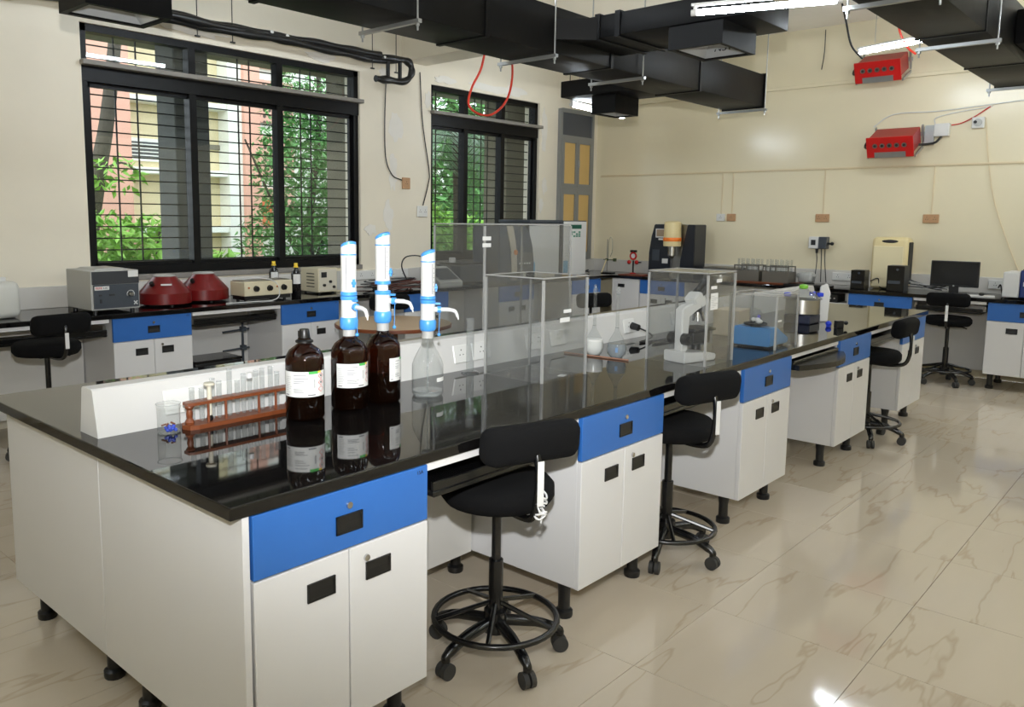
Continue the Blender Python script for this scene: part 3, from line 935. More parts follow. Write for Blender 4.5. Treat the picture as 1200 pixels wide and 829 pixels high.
def label_patch(root, r, a0, a1, z0, z1, haz=True):
    bm = BM(); patch(bm, r, a0, a1, z0, z1, n=18, thick=.0008)
    l = obj('label', bm, M_paper, root, True, angle=80)
    w = a1 - a0; h = z1 - z0
    t = BM(); g = BM(); y = BM(); rr = BM()
    F = lambda b, u0, u1, v0, v1, th=.0014: patch(b, r, a0 + w * u0, a0 + w * u1, z0 + h * v0, z0 + h * v1, n=4, thick=th)
    rnd = random.Random(int(a0 * 100))
    for k in range(9): F(t, .05, .05 + rnd.uniform(.1, .18), .78 - k * .075, .79 - k * .075)
    for k, (u, v) in enumerate(((.28, .85), (.28, .72), (.28, .62), (.28, .54), (.28, .3), (.28, .24), (.28, .18))): F(t, u, u + rnd.uniform(.14, .3), v, v + .022)
    F(t, .05, .16, .06, .1); F(t, .56, .72, .05, .1)
    for k in range(9): F(t, .68, .715, .36 + k * .038, .378 + k * .038)
    F(g, .58, .78, .9, 1.0)
    obj('print', t, M_inkg, l); obj('green_tab', g, M_green, l)
    if haz:
        F(y, .78, .86, .93, 1.0); obj('yellow_tab', y, M_yellow, l)
        for k in range(3):
            cu, cv = .86, .8 - .26 * k
            du, dv = .075, .12
            n = 4
            for i in range(4):
                c = [(0, 1), (1, 0), (0, -1), (-1, 0)]
                (p, q), (s, u_) = c[i], c[(i + 1) % 4]
                pts = []
                for f, th in ((0, .85), (1, .85), (1, 1.05), (0, 1.05)):
                    pu = cu + du * th * (p + (s - p) * f); pv = cv + dv * th * (q + (u_ - q) * f)
                    a = a0 + w * pu
                    pts.append(rr.verts.new(((r + .0014) * math.cos(a), (r + .0014) * math.sin(a), z0 + h * pv)))
                rr.faces.new(pts)
        obj('hazard_diamond', rr, M_redink, l)
        s = BM()
        for k in range(2): F(s, .84, .88, .77 - .26 * k, .84 - .26 * k)
        obj('hazard_symbol', s, M_ink, l)
    return l

def amber_bottle(name, label, loc, r=.067, a0=0, a1=1, haz=True, cap=False, level=.2, lz=(.088, .176)):
    b = thing(name, label, 'bottle', loc, 0, 'bottles on the island worktop')
    prof = [(r * .9, .002), (r, .012), (r, .205), (r * .96, .224), (r * .8, .243), (r * .5, .258), (.024, .265), (.022, .285)]
    bm = BM(); lathe(bm, prof, 32); obj('glass', bm, M_amber, b, True, angle=60)
    bm = BM(); lathe(bm, [(r * .88, .006), (r * .96, .016), (r * .96, level), (.01, level)], 28); obj('liquid', bm, M_liq, b, True)
    label_patch(b, r, a0, a1, lz[0], lz[1], haz)
    if cap:
        bm = BM(); lathe(bm, [(.024, .266), (.031, .27), (.031, .276), (.022, .281), (.02, .285)], 24); obj('pouring_ring', bm, M_black, b, True)
        bm = BM(); lathe(bm, [(.02, .283), (.0205, .287), (.017, .312), (.015, .316), (.004, .317)], 18); obj('cap', bm, M_black, b, True)
    return b
FACE = rad(-129)
amber_bottle('amber_bottle', 'amber glass reagent bottle with black cap and white label', (.664, .61, Zt), a0=FACE - rad(72), a1=FACE + rad(76), cap=True, level=.165)
b = amber_bottle('dispenser_bottle', 'amber bottle with lowered blue and white dispenser, left of the two', (.872, .623, Zt), a0=FACE + rad(4) - rad(46), a1=FACE + rad(4) + rad(80), level=.16)
dispenser(b, .273, rad(-96))
b = amber_bottle('dispenser_bottle', 'amber bottle with raised blue and white dispenser and label at the right', (1.035, .622, Zt), a0=FACE + rad(8) + rad(11), a1=FACE + rad(8) + rad(88), haz=False, level=.12)
dispenser(b, .283, rad(-62), lift=.022)
cb = thing('dispenser_bottle', 'clear glass bottle with blue and white dispenser beside the measuring cylinder', 'bottle', (1.231, .578, Zt), 0, 'bottles on the island worktop')
bm = BM(); lathe(bm, [(.055, .002), (.0625, .01), (.0625, .125), (.055, .148), (.03, .195), (.021, .215), (.02, .245)], 32); obj('glass', bm, M_glass, cb, True, angle=60)
bm = BM(); lathe(bm, [(.054, .003), (.0595, .012), (.0595, .022), (.01, .023)], 28); obj('liquid', bm, M_gedge, cb, True)
bm = BM(); patch(bm, .0625, FACE + rad(30), FACE + rad(88), .062, .078, n=8); obj('label', bm, M_paper, cb, True)
bm = BM(); cyl(bm, (0, 0, .012), (0, 0, .24), .004, seg=8); obj('dip_tube', bm, M_gedge, cb, True)
for z in (.004, .244):
    bm = BM(); tube(bm, arc((0, 0, z + .002), .0565 if z < .1 else .0205, 0, 2 * PI, 30)[:-1], .003, 6, True); obj('rim', bm, M_gedge, cb, True)
dispenser(cb, .238, rad(-47))

# measuring cylinder
mc = thing('measuring_cylinder', 'slim glass measuring cylinder standing before the white spine', 'cylinder', (1.694, .775, Zt))
bm = BM(); lathe(bm, [(.0175, .012), (.0175, .25)], 20, cap1=False); obj('glass', bm, M_gedge, mc, True)
bm = BM(); lathe(bm, [(.042, 0), (.042, .006), (.02, .012)], 6); obj('base', bm, M_gedge, mc)
bm = BM()
for k in range(12): patch(bm, .0175, FACE - .3, FACE + .5, .03 + k * .016, .0315 + k * .016, n=3)
obj('scale', bm, M_inkg, mc)
bm = BM(); tube(bm, arc((0, 0, .25), .0178, 0, 2 * PI, 20)[:-1], .002, 6, True); obj('rim', bm, M_gedge, mc, True)

# beaker with beads
bk = thing('beaker', 'small glass beaker holding beads and bits of brown litter', 'beaker', (.237, .763, Zt))
bm = BM(); lathe(bm, [(.033, .002), (.036, .006), (.036, .092), (.0385, .096)], 24, cap1=False); obj('glass', bm, M_glass, bk, True)
bm = BM(); tube(bm, arc((0, 0, .096), .0385, 0, 2 * PI, 24)[:-1], .0015, 6, True); obj('rim', bm, M_gedge, bk, True); bm = BM(); tube(bm, arc((0, 0, .003), .034, 0, 2 * PI, 24)[:-1], .002, 6, True); obj('base_rim', bm, M_gedge, bk, True)
M_bead = mat('blue_bead', (40, 70, 190), rough=.2)
rnd = random.Random(2)
for k in range(9):
    a = FACE + rnd.uniform(-1.2, 1.4); rr = rnd.uniform(.008, .024)
    bm = BM(); ball(bm, (0, 0, 0), .0065, u=8, v=6)
    tag(obj('glass_bead', bm, M_bead, None, True, loc=(.237 + rr * math.cos(a), .763 + rr * math.sin(a), Zt + .011 + .006 * (k % 3))), 'tiny blue bead at the bottom of the glass beaker', 'bead', 'blue beads in the beaker')
for k in range(5):
    a = 1.3 * k; bm = BM(); bx(bm, -.009, .009, -.003, .003, -.002, .002, bev=.001)
    tag(obj('wood_chip', bm, M_wood, None, False, loc=(.237 + .015 * math.cos(a), .763 + .015 * math.sin(a), Zt + .02 + .003 * k), rot=(.4 * k, .3, a)), 'brown chip lying in the glass beaker', 'chip', 'brown chips in the beaker')

# test tube rack
rk = thing('test_tube_rack', 'curved-end brown wooden test tube rack beside the beaker', 'rack', (.285, .765, Zt))
pf = [(0, 0), (.012, -.03), (.04, -.038), (.4, -.038), (.43, -.03), (.445, 0), (.43, .03), (.4, .038), (.04, .038), (.012, .03)]
obj('base', prism(BM(), pf, 'z', 0, .014), M_wood, rk)
pt = [(.012, -.018), (.03, -.024), (.41, -.024), (.43, -.018), (.43, .018), (.41, .024), (.03, .024), (.012, .018)]
obj('top_rail', prism(BM(), pt, 'z', .078, .088), M_wood, rk)
for x in (.026, .418):
    bm = BM(); lathe(bm, [(.014, .014), (.016, .022), (.009, .035), (.0115, .05), (.009, .062), (.016, .072), (.014, .078)], 14, c=(x, 0, 0)); obj('end_post', bm, M_wood, rk, True)
for x in (.085, .15, .28, .35):
    bm = BM(); cyl(bm, (x, -.018, .014), (x, -.018, .078), .0045, seg=8); obj('peg', bm, M_wood, rk, True)
tubes = [(.04, .118, 0), (.075, .112, 0), (.115, .14, 0), (.14, .128, 0), (.18, .165, 0), (.21, .12, 0), (.235, .14, 0), (.26, .135, 2), (.285, .145, 0), (.31, .15, 0), (.345, .152, 0), (.372, .13, 0)]
pos = ['nearest the beaker', 'second from the beaker', 'third from the beaker', 'left of the tallest tube', None, 'right of the tallest tube', 'left of the white-capped tube', None, 'right of the white-capped tube', 'third from the bottle end', 'second from the bottle end', 'nearest the black-capped bottle']
for k, (x, h, kind) in enumerate(tubes):
    lab = 'glass test tube in the wooden rack, ' + pos[k] if pos[k] else ('tallest glass test tube in the wooden rack' if k == 4 else 'white-capped glass test tube in the wooden rack')
    t = thing('test_tube', lab, 'test tube', (.285 + x, .772, Zt + .0142), 0, 'test tubes in the wooden rack')
    bm = BM(); lathe(bm, [(.002, 0), (.006, .002), (.0085, .008), (.0088, h)], 14, cap1=False); obj('glass', bm, M_gedge, t, True)
    bm = BM(); tube(bm, arc((0, 0, h), .009, 0, 2 * PI, 14)[:-1], .0012, 5, True); obj('rim', bm, M_gedge, t, True)
    if kind == 2:
        bm = BM(); lathe(bm, [(.0105, h - .012), (.0105, h + .006)], 14); obj('cap', bm, M_whitep, t, True)
sy = thing('stopper_pipe', 'cream flanged glass pipe with black tip leaning in the wooden rack', 'pipe', (.285 + .098, .762, Zt + .0145))
bm = BM(); lathe(bm, [(.008, .018), (.008, .118), (.018, .122), (.018, .13)], 14); obj('stem', bm, mat('bone_plastic', (200, 195, 178), rough=.5), sy, True)
bm = BM(); lathe(bm, [(.009, 0), (.011, .006), (.009, .019)], 12); obj('tip', bm, M_black, sy, True)

# acrylic boxes
def acrylic(label, x0, x1, y0, y1, h, t=.008, top=True, extra=None, group='clear acrylic cases on the island'):
    a = thing('acrylic_case', label, 'acrylic case', (x0, y0, Zt), 0, group)
    w, d = x1 - x0, y1 - y0
    z0 = .001
    for p in ((0, w, 0, t, z0, h), (0, w, d - t, d, z0, h), (0, t, t + .0005, d - t - .0005, z0, h), (w - t, w, t + .0005, d - t - .0005, z0, h)):
        obj('side_panel', bx(BM(), *p), M_acry, a)
    if top: obj('top_panel', bx(BM(), 0, w, 0, d, h + .0004, h + t), M_acry, a)
    e = .011
    for x, y in ((0, 0), (w, 0), (0, d), (w, d)):
        obj('glued_edge', bx(BM(), x - (e - .004 if x else .003), x + (.003 if x else e - .004), y - (e - .004 if y else .003), y + (.003 if y else e - .004), z0, h - .001), M_edge, a)
    z = h + t - .003
    for p in ((-.003, w + .003, -.003, .006), (-.003, w + .003, d - .006, d + .003), (-.003, .006, .006, d - .006), (w - .006, w + .003, .006, d - .006)):
        obj('top_edge', bx(BM(), p[0], p[1], p[2], p[3], z, z + .005), M_edge, a)
    return a
a = acrylic('clear acrylic case in front of the spine, empty, with two paper labels', 1.725, 2.05, .385, .712, .445)
for p in ((.12, .19, .255, .275), (.145, .2, .295, .31)):
    obj('paper_label', bx(BM(), p[0], p[1], -.0015, -.0002, p[2], p[3]), M_paper, a, rot=(0, 0, 0))
bm = BM(); bx(bm, 0, .05, 0, .03, 0, .001); tag(obj('paper_slip', bm, M_paper, None, False, loc=(1.93, .42, Zt + .0002), rot=(0, 0, .3)), 'white paper slip lying inside the empty acrylic case', 'paper')
bm = BM(); tube(bm, arc((0, 0, 0), .009, 0, PI, 10, 'xz'), .002, 6); tag(obj('wire_hook', bm, M_chrome, None, True, loc=(1.765, .6, Zt + .001)), 'tiny metal hook standing in the empty acrylic case', 'hook')
a = acrylic('tall clear acrylic case standing behind the white spine', 2.15, 2.91, 1.1, 1.47, .665, t=.008)
for z in (.555, .59): obj('paper_label', bx(BM(), -.02, .045, -.0045, -.0032, z, z + .02), M_paper, a)
a = acrylic('clear acrylic case covering the white microscope', 2.61, 2.905, .08, .402, .445)
obj('paper_note', bx(BM(), .03, .105, -.0015, -.0003, .275, .355), M_paper, a)
bm = BM()
for k in range(7): bx(bm, .035, .035 + .03 + .02 * ((k * 7) % 3), -.0022, -.0016, .285 + k * .009, .2865 + k * .009)
obj('note_print', bm, M_inkg, a)
obj('paper_label', bx(BM(), .03, .09, -.0015, -.0003, .375, .39), M_paper, a)
obj('paper_label', bx(BM(), .085, .14, -.0015, -.0003, .405, .422), M_paper, a)
a = acrylic('low clear acrylic shield around the blue balance', 3.36, 3.66, .045, .315, .295, top=False)
obj('paper_label', bx(BM(), .02, .07, -.0015, -.0003, .155, .165), M_paper, a)

# microscope
ms = thing('microscope', 'white binocular microscope with black stage inside the acrylic case', 'microscope', (2.755, .24, Zt), rad(-12))
M_msw = mat('microscope_white', (224, 224, 222), rough=.3)
bm = BM(); prism(bm, [(-.115, 0), (.125, 0), (.13, .03), (.06, .042), (-.05, .05), (-.115, .055)], 'y', -.068, .068)
bmesh.ops.bevel(bm, geom=bm.edges[:], offset=.005, segments=2, affect='EDGES'); obj('base', bm, M_msw, ms, True)
bm = BM(); prism(bm, [(-.09, .05), (-.04, .05), (-.045, .23), (.02, .255), (.09, .275), (.1, .3), (.06, .305), (-.06, .28), (-.09, .265)], 'y', -.025, .025)
bmesh.ops.bevel(bm, geom=bm.edges[:], offset=.007, segments=2, affect='EDGES'); obj('arm', bm, M_msw, ms, True)
bm = BM(); prism(bm, [(.0, .282), (.075, .306), (.06, .345), (.02, .345), (-.02, .31)], 'y', -.035, .035); bmesh.ops.bevel(bm, geom=bm.edges[:], offset=.005, segments=2, affect='EDGES'); obj('head', bm, M_msw, ms, True)
for s in (-.022, .022):
    bm = BM(); cyl(bm, (.045, s, .33), (.105, s, .375), .016, seg=14); cyl(bm, (.1, s, .371), (.135, s, .397), .019, seg=14); obj('eyepiece', bm, M_black, ms, True)
bm = BM(); cyl(bm, (.05, 0, .275), (.055, 0, .235), .026, .02, 14); obj('nosepiece', bm, M_black, ms, True)
for dx, dy in ((-.012, -.012), (.014, -.012), (0, .016)):
    bm = BM(); cyl(bm, (.053 + dx, dy, .24), (.053 + dx * 1.7, dy * 1.7, .195), .009, .006, 10); obj('objective', bm, M_chrome, ms, True)
bm = BM(); bx(bm, -.04, .125, -.065, .065, .15, .165, bev=.003); bx(bm, -.035, .1, -.05, .05, .085, .15, bev=.006); obj('stage', bm, M_black, ms)
bm = BM(); cyl(bm, (.05, 0, .05), (.05, 0, .085), .026, seg=16); obj('illuminator', bm, M_black, ms, True)
for s in (-1, 1):
    bm = BM(); cyl(bm, (-.075, s * .025, .115), (-.075, s * .058, .115), .03, seg=18); cyl(bm, (-.075, s * .058, .115), (-.075, s * .07, .115), .017, seg=14); obj('focus_knob', bm, M_black, ms, True)

# volumetric flasks
def vflask(label, loc, level, m_l):
    f = thing('volumetric_flask', label, 'flask', loc, 0, 'volumetric flasks beside the acrylic cases')
    bm = BM(); lathe(bm, [(.028, 0), (.032, .002), (.046, .02), (.051, .045), (.048, .07), (.034, .1), (.014, .135), (.0085, .155), (.0085, .325), (.011, .33)], 26, cap1=False); obj('glass', bm, M_glass, f, True, angle=70)
    p = [(.027, .003), (.044, .021), (.049, .045), (.046, .07)]
    p = [q for q in p if q[1] < level] + [(.047, level), (.005, level + .001)]
    bm = BM(); lathe(bm, p, 24); obj('liquid', bm, m_l, f, True)
    bm = BM(); lathe(bm, [(.009, .322), (.0125, .335), (.0125, .343), (.006, .35), (.009, .358), (.006, .366)], 14); obj('stopper', bm, M_gedge, f, True)
    bm = BM(); tube(bm, arc((0, 0, .155), .009, 0, 2 * PI, 16)[:-1], .0015, 5, True); obj('neck_ring', bm, M_gedge, f, True); bm = BM(); tube(bm, arc((0, 0, .003), .029, 0, 2 * PI, 20)[:-1], .002, 5, True); obj('base_rim', bm, M_gedge, f, True)
    return f
M_wliq = mat('white_reflection_liquid', (222, 222, 218), rough=.2)  # the white is a reflection put into the liquid's colour
M_cliq = glass('clear_liquid', (.62, .66, .68), haze=.28, hazecol=(.62, .66, .7), ior=1.33)
vflask('glass volumetric flask with a white reflection coloured into its liquid beside the acrylic case', (2.53, .665, Zt), .085, M_wliq)
f = vflask('glass volumetric flask with clear liquid and blue logo print', (2.535, .53, Zt), .075, M_cliq)
bm = BM(); patch(bm, .052, FACE - .45, FACE - .2, .035, .06, n=4); obj('logo_print', bm, mat('pale_blue_print', (96, 130, 170), rough=.5), f, True)
bm = BM(); tube(bm, [(2.455, .80, Zt + .005), (2.49, .43, Zt + .005)], .0045, 8)
tag(obj('glass_rod', bm, mat('rod_brown', (150, 110, 90), rough=.3), None, True), 'thin brown rod lying on the worktop in front of the flasks', 'rod')

# blue balance
M_bal = mat('balance_blue', (86, 148, 206), rough=.4)
bl = thing('balance', 'light blue laboratory balance with sloping display inside the low acrylic shield', 'balance', (3.375, .085, Zt), rad(0))
bm = BM(); prism(bm, [(.0, .012), (.262, .012), (.27, .035), (.255, .045), (.11, .115), (0, .115)], 'y', 0, .21); bmesh.ops.bevel(bm, geom=bm.edges[:], offset=.006, segments=2, affect='EDGES'); obj('case', bm, M_bal, bl, True)
bm = BM(); prism(bm, [(.13, .1065), (.235, .0560), (.2353, .0575), (.1303, .108)], 'y', .03, .18); obj('display', bm, M_dgrey, bl)
bm = BM(); lathe(bm, [(.03, .115), (.03, .122), (.062, .124), (.065, .135), (.06, .135), (.058, .128), (.01, .128)], 24, c=(.055, .105, 0)); obj('pan', bm, M_black, bl, True)
for x, y in ((.03, .03), (.24, .03), (.03, .18), (.24, .18)):
    bm = BM(); cyl(bm, (x, y, 0), (x, y, .014), .012, seg=10); obj('foot', bm, M_black, bl)
bm = BM(); ball(bm, (0, 0, .014), .018, 1.4, 1, .7); ball(bm, (.02, .02, .022), .015, 1, 1.2, .8); ball(bm, (-.01, .03, .025), .012)
tag(obj('plastic_wrap', bm, M_paper, None, True, loc=(3.43, .17, Zt + .129)), 'crumpled white plastic wrap on the pan of the blue balance', 'wrap')
bm = BM(); cyl(bm, (0, 0, .006), (.03, .01, .02), .009, seg=10); tag(obj('purple_cap', bm, mat('purple_plastic', (84, 72, 160), rough=.4), None, True, loc=(3.462, .19, Zt + .147)), 'purple cap lying on the wrap on the balance', 'cap')

# cardboard/plastic boxes beyond the balance
bm = BM(); bx(bm, 0, .2, 0, .16, 0, .16, bev=.004); tag(obj('carton', bm, mat('beige_carton', (206, 192, 168), rough=.7, var=.05), None, False, loc=(3.72, .42, Zt), rot=(0, 0, .1)), 'beige carton standing behind the blue balance', 'carton')
pbm = BM(); lathe(pbm, [(.05, 0), (.056, .01), (.058, .12), (.05, .15), (.03, .155)], 18)
tag(obj('plastic_jar', pbm, M_gedge, None, True, loc=(3.98, .45, Zt)), 'translucent plastic jar between the balance and the steel vessel', 'jar')

# steel vessel
vs = thing('steel_vessel', 'round steel vessel with glass cone lid and green knob near the island far end', 'vessel', (4.74, .42, Zt))
bm = BM(); bx(bm, -.1, .1, -.09, .09, 0, .062, bev=.008); obj('base', bm, mat('navy_base', (40, 44, 62), rough=.3), vs)
bm = BM(); lathe(bm, [(.108, .064), (.115, .07), (.112, .165), (.118, .168)], 30); obj('body', bm, M_steel, vs, True)
bm = BM(); lathe(bm, [(.125, .168), (.124, .174), (.08, .205), (.035, .232), (.03, .24)], 30); obj('lid', bm, M_gedge, vs, True)
bm = BM(); lathe(bm, [(.02, .236), (.03, .245), (.03, .262), (.015, .27)], 12); obj('knob', bm, mat('lime_green', (120, 190, 50), rough=.4), vs, True)
M_cblue = mat('cobalt_blue', (30, 60, 200), rough=.35)
for a in (-.9, -.2, 2.4):
    bm = BM(); bx(bm, .095, .135, -.015, .015, .185, .212, bev=.004, mtx=Matrix.Rotation(a, 4, 'Z')); obj('clip', bm, M_cblue, vs)
bm = BM()
prism(bm, [(.0, .0), (.06, .0), (.055, .1), (.07, .2), (.045, .27), (.0, .25), (-.01, .12)], 'y', -.012, .012); bmesh.ops.bevel(bm, geom=bm.edges[:], offset=.005, segments=2, affect='EDGES')
tag(obj('plastic_bag', bm, M_whitep, None, True, loc=(4.9, .36, Zt + .002), rot=(0, 0, rad(-47))), 'white plastic bag leaning against the steel vessel', 'bag')
bm = BM(); bx(bm, -.025, .025, -.02, .02, 0, .05, bev=.003); cyl(bm, (.025, 0, .035), (.045, 0, .035), .006, seg=10); ball(bm, (.05, 0, .035), .014)
tag(obj('clamp_boss', bm, M_black, None, True, loc=(4.62, .13, Zt), rot=(0, 0, rad(-40))), 'black clamp with a ball knob on the worktop right of the vessel', 'clamp')
bm = BM(); ball(bm, (0, 0, .02), .02, 1, 1, .9); bx(bm, -.012, .012, -.012, .012, 0, .02)
tag(obj('blue_tap', bm, M_cblue, None, True, loc=(4.66, .21, Zt)), 'small cobalt blue tap at the foot of the steel vessel', 'tap')

# ================================================================== BETWEEN THE BENCHES
rt = thing('round_table', 'round brown wooden table between the island and the window', 'table', (3.27, 3.05, 0))
M_top = mat('worn_table_top', (176, 150, 120), rough=.4, var=.08, scale=10)
bm = BM(); lathe(bm, [(.44, .7205), (.46, .725), (.46, .745), (.455, .75)], 44); obj('rim', bm, M_wood, rt, True)
bm = BM(); lathe(bm, [(.452, .7495), (.452, .7525)], 44); obj('top', bm, M_top, rt, True)
for k in range(4):
    a = PI / 4 + k * PI / 2; bm = BM(); cyl(bm, (.33 * math.cos(a), .33 * math.sin(a), 0), (.3 * math.cos(a), .3 * math.sin(a), .72), .022, seg=10); obj('leg', bm, M_wood, rt, True)

# ================================================================== ON THE WINDOW WORKTOP
jc = thing('jerrycan', 'translucent white plastic jerrycan at the left edge of the window worktop', 'jerrycan', (.83, 4.36, Zt), .15)
M_jc = mat('translucent_hdpe', (206, 206, 200), rough=.4, var=.04)
bm = BM(); bx(bm, -.14, .14, -.11, .11, 0, .25, bev=.045, seg=4); obj('body', bm, M_jc, jc, True, angle=80)
bm = BM(); cyl(bm, (.06, 0, .24), (.06, 0, .275), .03, seg=16); obj('cap', bm, M_whitep, jc, True)
bm = BM(); tube(bm, curve([(-.08, 0, .24), (-.07, 0, .285), (0, 0, .29), (.02, 0, .24)], 5), .013, 8); obj('handle', bm, M_jc, jc, True)

ce = thing('centrifuge', 'grey box centrifuge with slate front panel and round dial', 'centrifuge', (1.4, 4.15, Zt))
bm = BM(); bx(bm, 0, .352, .012, .44, .022, .305, bev=.006, seg=2); obj('case', bm, M_grey, ce)
bm = BM(); bx(bm, .016, .34, .0, .0115, .035, .205); obj('front_panel', bm, M_dgrey, ce)
bm = BM(); bx(bm, .008, .345, .0, .0115, .208, .3); obj('lid_front', bm, mat('charcoal_panel', (46, 48, 52), rough=.45), ce)
bm = BM(); prism(bm, [(.05, .305), (.3, .305), (.27, .318), (.08, .318)], 'y', .08, .38); obj('lid', bm, M_grey, ce)
lb = obj('nameplate', bx(BM(), .02, .125, -.002, -.0002, .168, .195, bev=.0008), M_paper, ce)
text_mesh('lettering', 'REMI', .022, M_redink, lb, (.05, -.0026, .182), (PI / 2, 0, 0))
text_mesh('lettering', 'R-8C', .016, M_ink, lb, (.098, -.0026, .182), (PI / 2, 0, 0))
obj('price_sticker', bx(BM(), .265, .34, -.0015, -.0002, .255, .3), M_paper, ce)
bm = BM(); cyl(bm, (.28, 0, .13), (.28, -.018, .13), .019, .016, 20); obj('dial', bm, M_steel, ce, True)
bm = BM(); tube(bm, arc((.28, -.001, .13), .027, -.6, 3.6, 20, 'xz'), .0022, 5); obj('dial_scale', bm, M_whitep, ce)
for x, z, w, h in ((.05, .125, .02, .012), (.125, .125, .036, .012), (.055, .075, .014, .028)):
    obj('switch', bx(BM(), x, x + w, -.004, 0, z, z + h), M_ink, ce)
bm = BM()
for a in (rad(45), rad(-45)):
    bx(bm, -.018, .018, -.0015, 0, -.004, .004, mtx=Matrix.Translation((.315, 0, .065)) @ Matrix.Rotation(a, 4, 'Y'))
obj('cross_emblem', bm, M_whitep, ce)
for x in (.04, .31):
    for y in (.05, .4): bm = BM(); cyl(bm, (x, y, 0), (x, y, .024), .016, seg=10); obj('foot', bm, M_black, ce)

M_rc = mat('maroon_enamel', (104, 16, 16), rough=.3, var=.15, scale=12)
def red_centrifuge(label, loc, tape):
    r = thing('cone_centrifuge', label, 'centrifuge', loc, 0, 'dark red cone centrifuges')
    bm = BM(); lathe(bm, [(.185, .012), (.2, .018), (.2, .1), (.19, .112), (.085, .225), (.06, .232)], 40); obj('bowl', bm, M_rc, r, True, angle=25)
    bm = BM(); lathe(bm, [(.085, .226), (.088, .232), (.07, .24), (.01, .241)], 30); obj('lid', bm, M_grey, r, True)
    bm = BM(); cyl(bm, (-.135, -.07, .165), (-.15, -.08, .185), .017, seg=12); obj('port', bm, M_black, r, True)
    for k in range(3):
        a = 2 * PI * k / 3 + .4; bm = BM(); cyl(bm, (.14 * math.cos(a), .14 * math.sin(a), 0), (.14 * math.cos(a), .14 * math.sin(a), .016), .018, seg=10); obj('foot', bm, M_black, r)
    if tape:
        a = rad(-112); u = Vector((math.cos(a), math.sin(a), 0)); bm = BM()
        s = Vector((-u.y, u.x, 0)); n = Vector((u.x * .73, u.y * .73, .68))
        c0 = u * .142 + Vector((0, 0, .166)) + n * .0035
        dn = Vector((-u.x * .68, -u.y * .68, .73))
        vs_ = [c0 + s * i * .04 + dn * j * .008 + n * k_ * .001 for i, j, k_ in ((-1, -1, 0), (1, -1, 0), (1, 1, 0), (-1, 1, 0), (-1, -1, 1), (1, -1, 1), (1, 1, 1), (-1, 1, 1))]
        V = [bm.verts.new(v) for v in vs_]
        for f in ((3, 2, 1, 0), (4, 5, 6, 7), (0, 1, 5, 4), (1, 2, 6, 5), (2, 3, 7, 6), (3, 0, 4, 7)): bm.faces.new([V[i] for i in f])
        obj('tape', bm, M_paper, r)
    return r
red_centrifuge('dark red cone centrifuge with white tape, next to the grey centrifuge', (2.085, 4.43, Zt), True)
red_centrifuge('dark red cone centrifuge without tape, beside the cream hot plate', (2.475, 4.525, Zt), False)

hp = thing('hot_plate', 'low cream hot plate with three black knobs', 'hot plate', (2.62, 4.17, Zt))
bm = BM(); bx(bm, .02, .49, 0, .22, .045, .165, bev=.005); obj('case', bm, M_cream, hp)
obj('base', bx(BM(), .03, .48, .02, .2, .012, .045), M_black, hp)
obj('top_plate', bx(BM(), .03, .48, .03, .2, .1655, .172), M_steel, hp)
for x in (.13, .26, .40):
    bm = BM(); cyl(bm, (x, .0, .105), (x, -.025, .105), .026, .02, 18); bx(bm, x - .003, x + .003, -.034, -.02, .085, .125); obj('knob', bm, M_black, hp, True)
for x in (.06, .335): bm = BM(); cyl(bm, (x, 0, .115), (x, -.006, .115), .008, seg=10); obj('pilot_lamp', bm, mat('amber_lamp', (170, 90, 30), rough=.3), hp)
for x in (.06, .44):
    for y in (.05, .17): bm = BM(); cyl(bm, (x, y, 0), (x, y, .014), .014, seg=8); obj('foot', bm, M_black, hp)
bm = BM(); tube(bm, curve([(2.7, 4.3, Zt + .178), (2.82, 4.2, Zt + .19), (2.92, 4.13, Zt + .15), (2.95, 4.13, Zt + .05), (2.88, 4.12, Zt + .006), (2.7, 4.11, Zt + .006), (2.45, 4.14, Zt + .006)], 6), .0045, 6)
tag(obj('white_cable', bm, M_whitep, None, True), 'white cable hanging over the front of the cream hot plate', 'cable')

def black_bottle(label, loc):
    b = thing('black_bottle', label, 'bottle', loc, 0, 'black bottles with yellow caps')
    bm = BM(); lathe(bm, [(.04, 0), (.043, .006), (.043, .2), (.036, .225), (.018, .245), (.018, .27)], 22); obj('body', bm, mat('black_glass', (10, 10, 12), rough=.08), b, True, angle=60)
    bm = BM(); patch(bm, .043, rad(-125) - .6, rad(-125) + 1.1, .12, .205, n=8); obj('label', bm, M_paper, b, True)
    bm = BM(); lathe(bm, [(.022, .262), (.022, .268), (.017, .272), (.017, .3), (.006, .302)], 16); obj('cap', bm, mat('yellow_cap', (226, 192, 50), rough=.4), b, True)
black_bottle('black glass bottle with yellow cap and label, in front of the power supply', (3.205, 4.25, Zt))
black_bottle('black glass bottle with yellow cap, half hidden behind the hot plate', (3.225, 4.62, Zt))

ps = thing('power_supply', 'cream metal power supply with dials and side vents', 'power supply', (3.52, 4.35, Zt))
bm = BM(); bx(bm, 0, .215, 0, .27, .015, .235, bev=.005); obj('case', bm, M_cream, ps)
obj('front_panel', bx(BM(), .01, .205, -.004, 0, .03, .225), mat('pale_panel', (200, 194, 178), rough=.4), ps)
bm = BM(); bx(bm, .03, .09, -.008, -.003, .15, .2); obj('meter', bm, M_ink, ps)
for x, z in ((.06, .08), (.13, .11), (.17, .06)): bm = BM(); cyl(bm, (x, -.004, z), (x, -.02, z), .013, seg=12); obj('knob', bm, M_black, ps, True)
for k in range(5): obj('vent', bx(BM(), -.002, .001, .06, .18, .06 + k * .03, .068 + k * .03), M_ink, ps)
for x in (.03, .185):
    for y in (.03, .24): bm = BM(); cyl(bm, (x, y, 0), (x, y, .016), .012, seg=8); obj('foot', bm, M_black, ps)
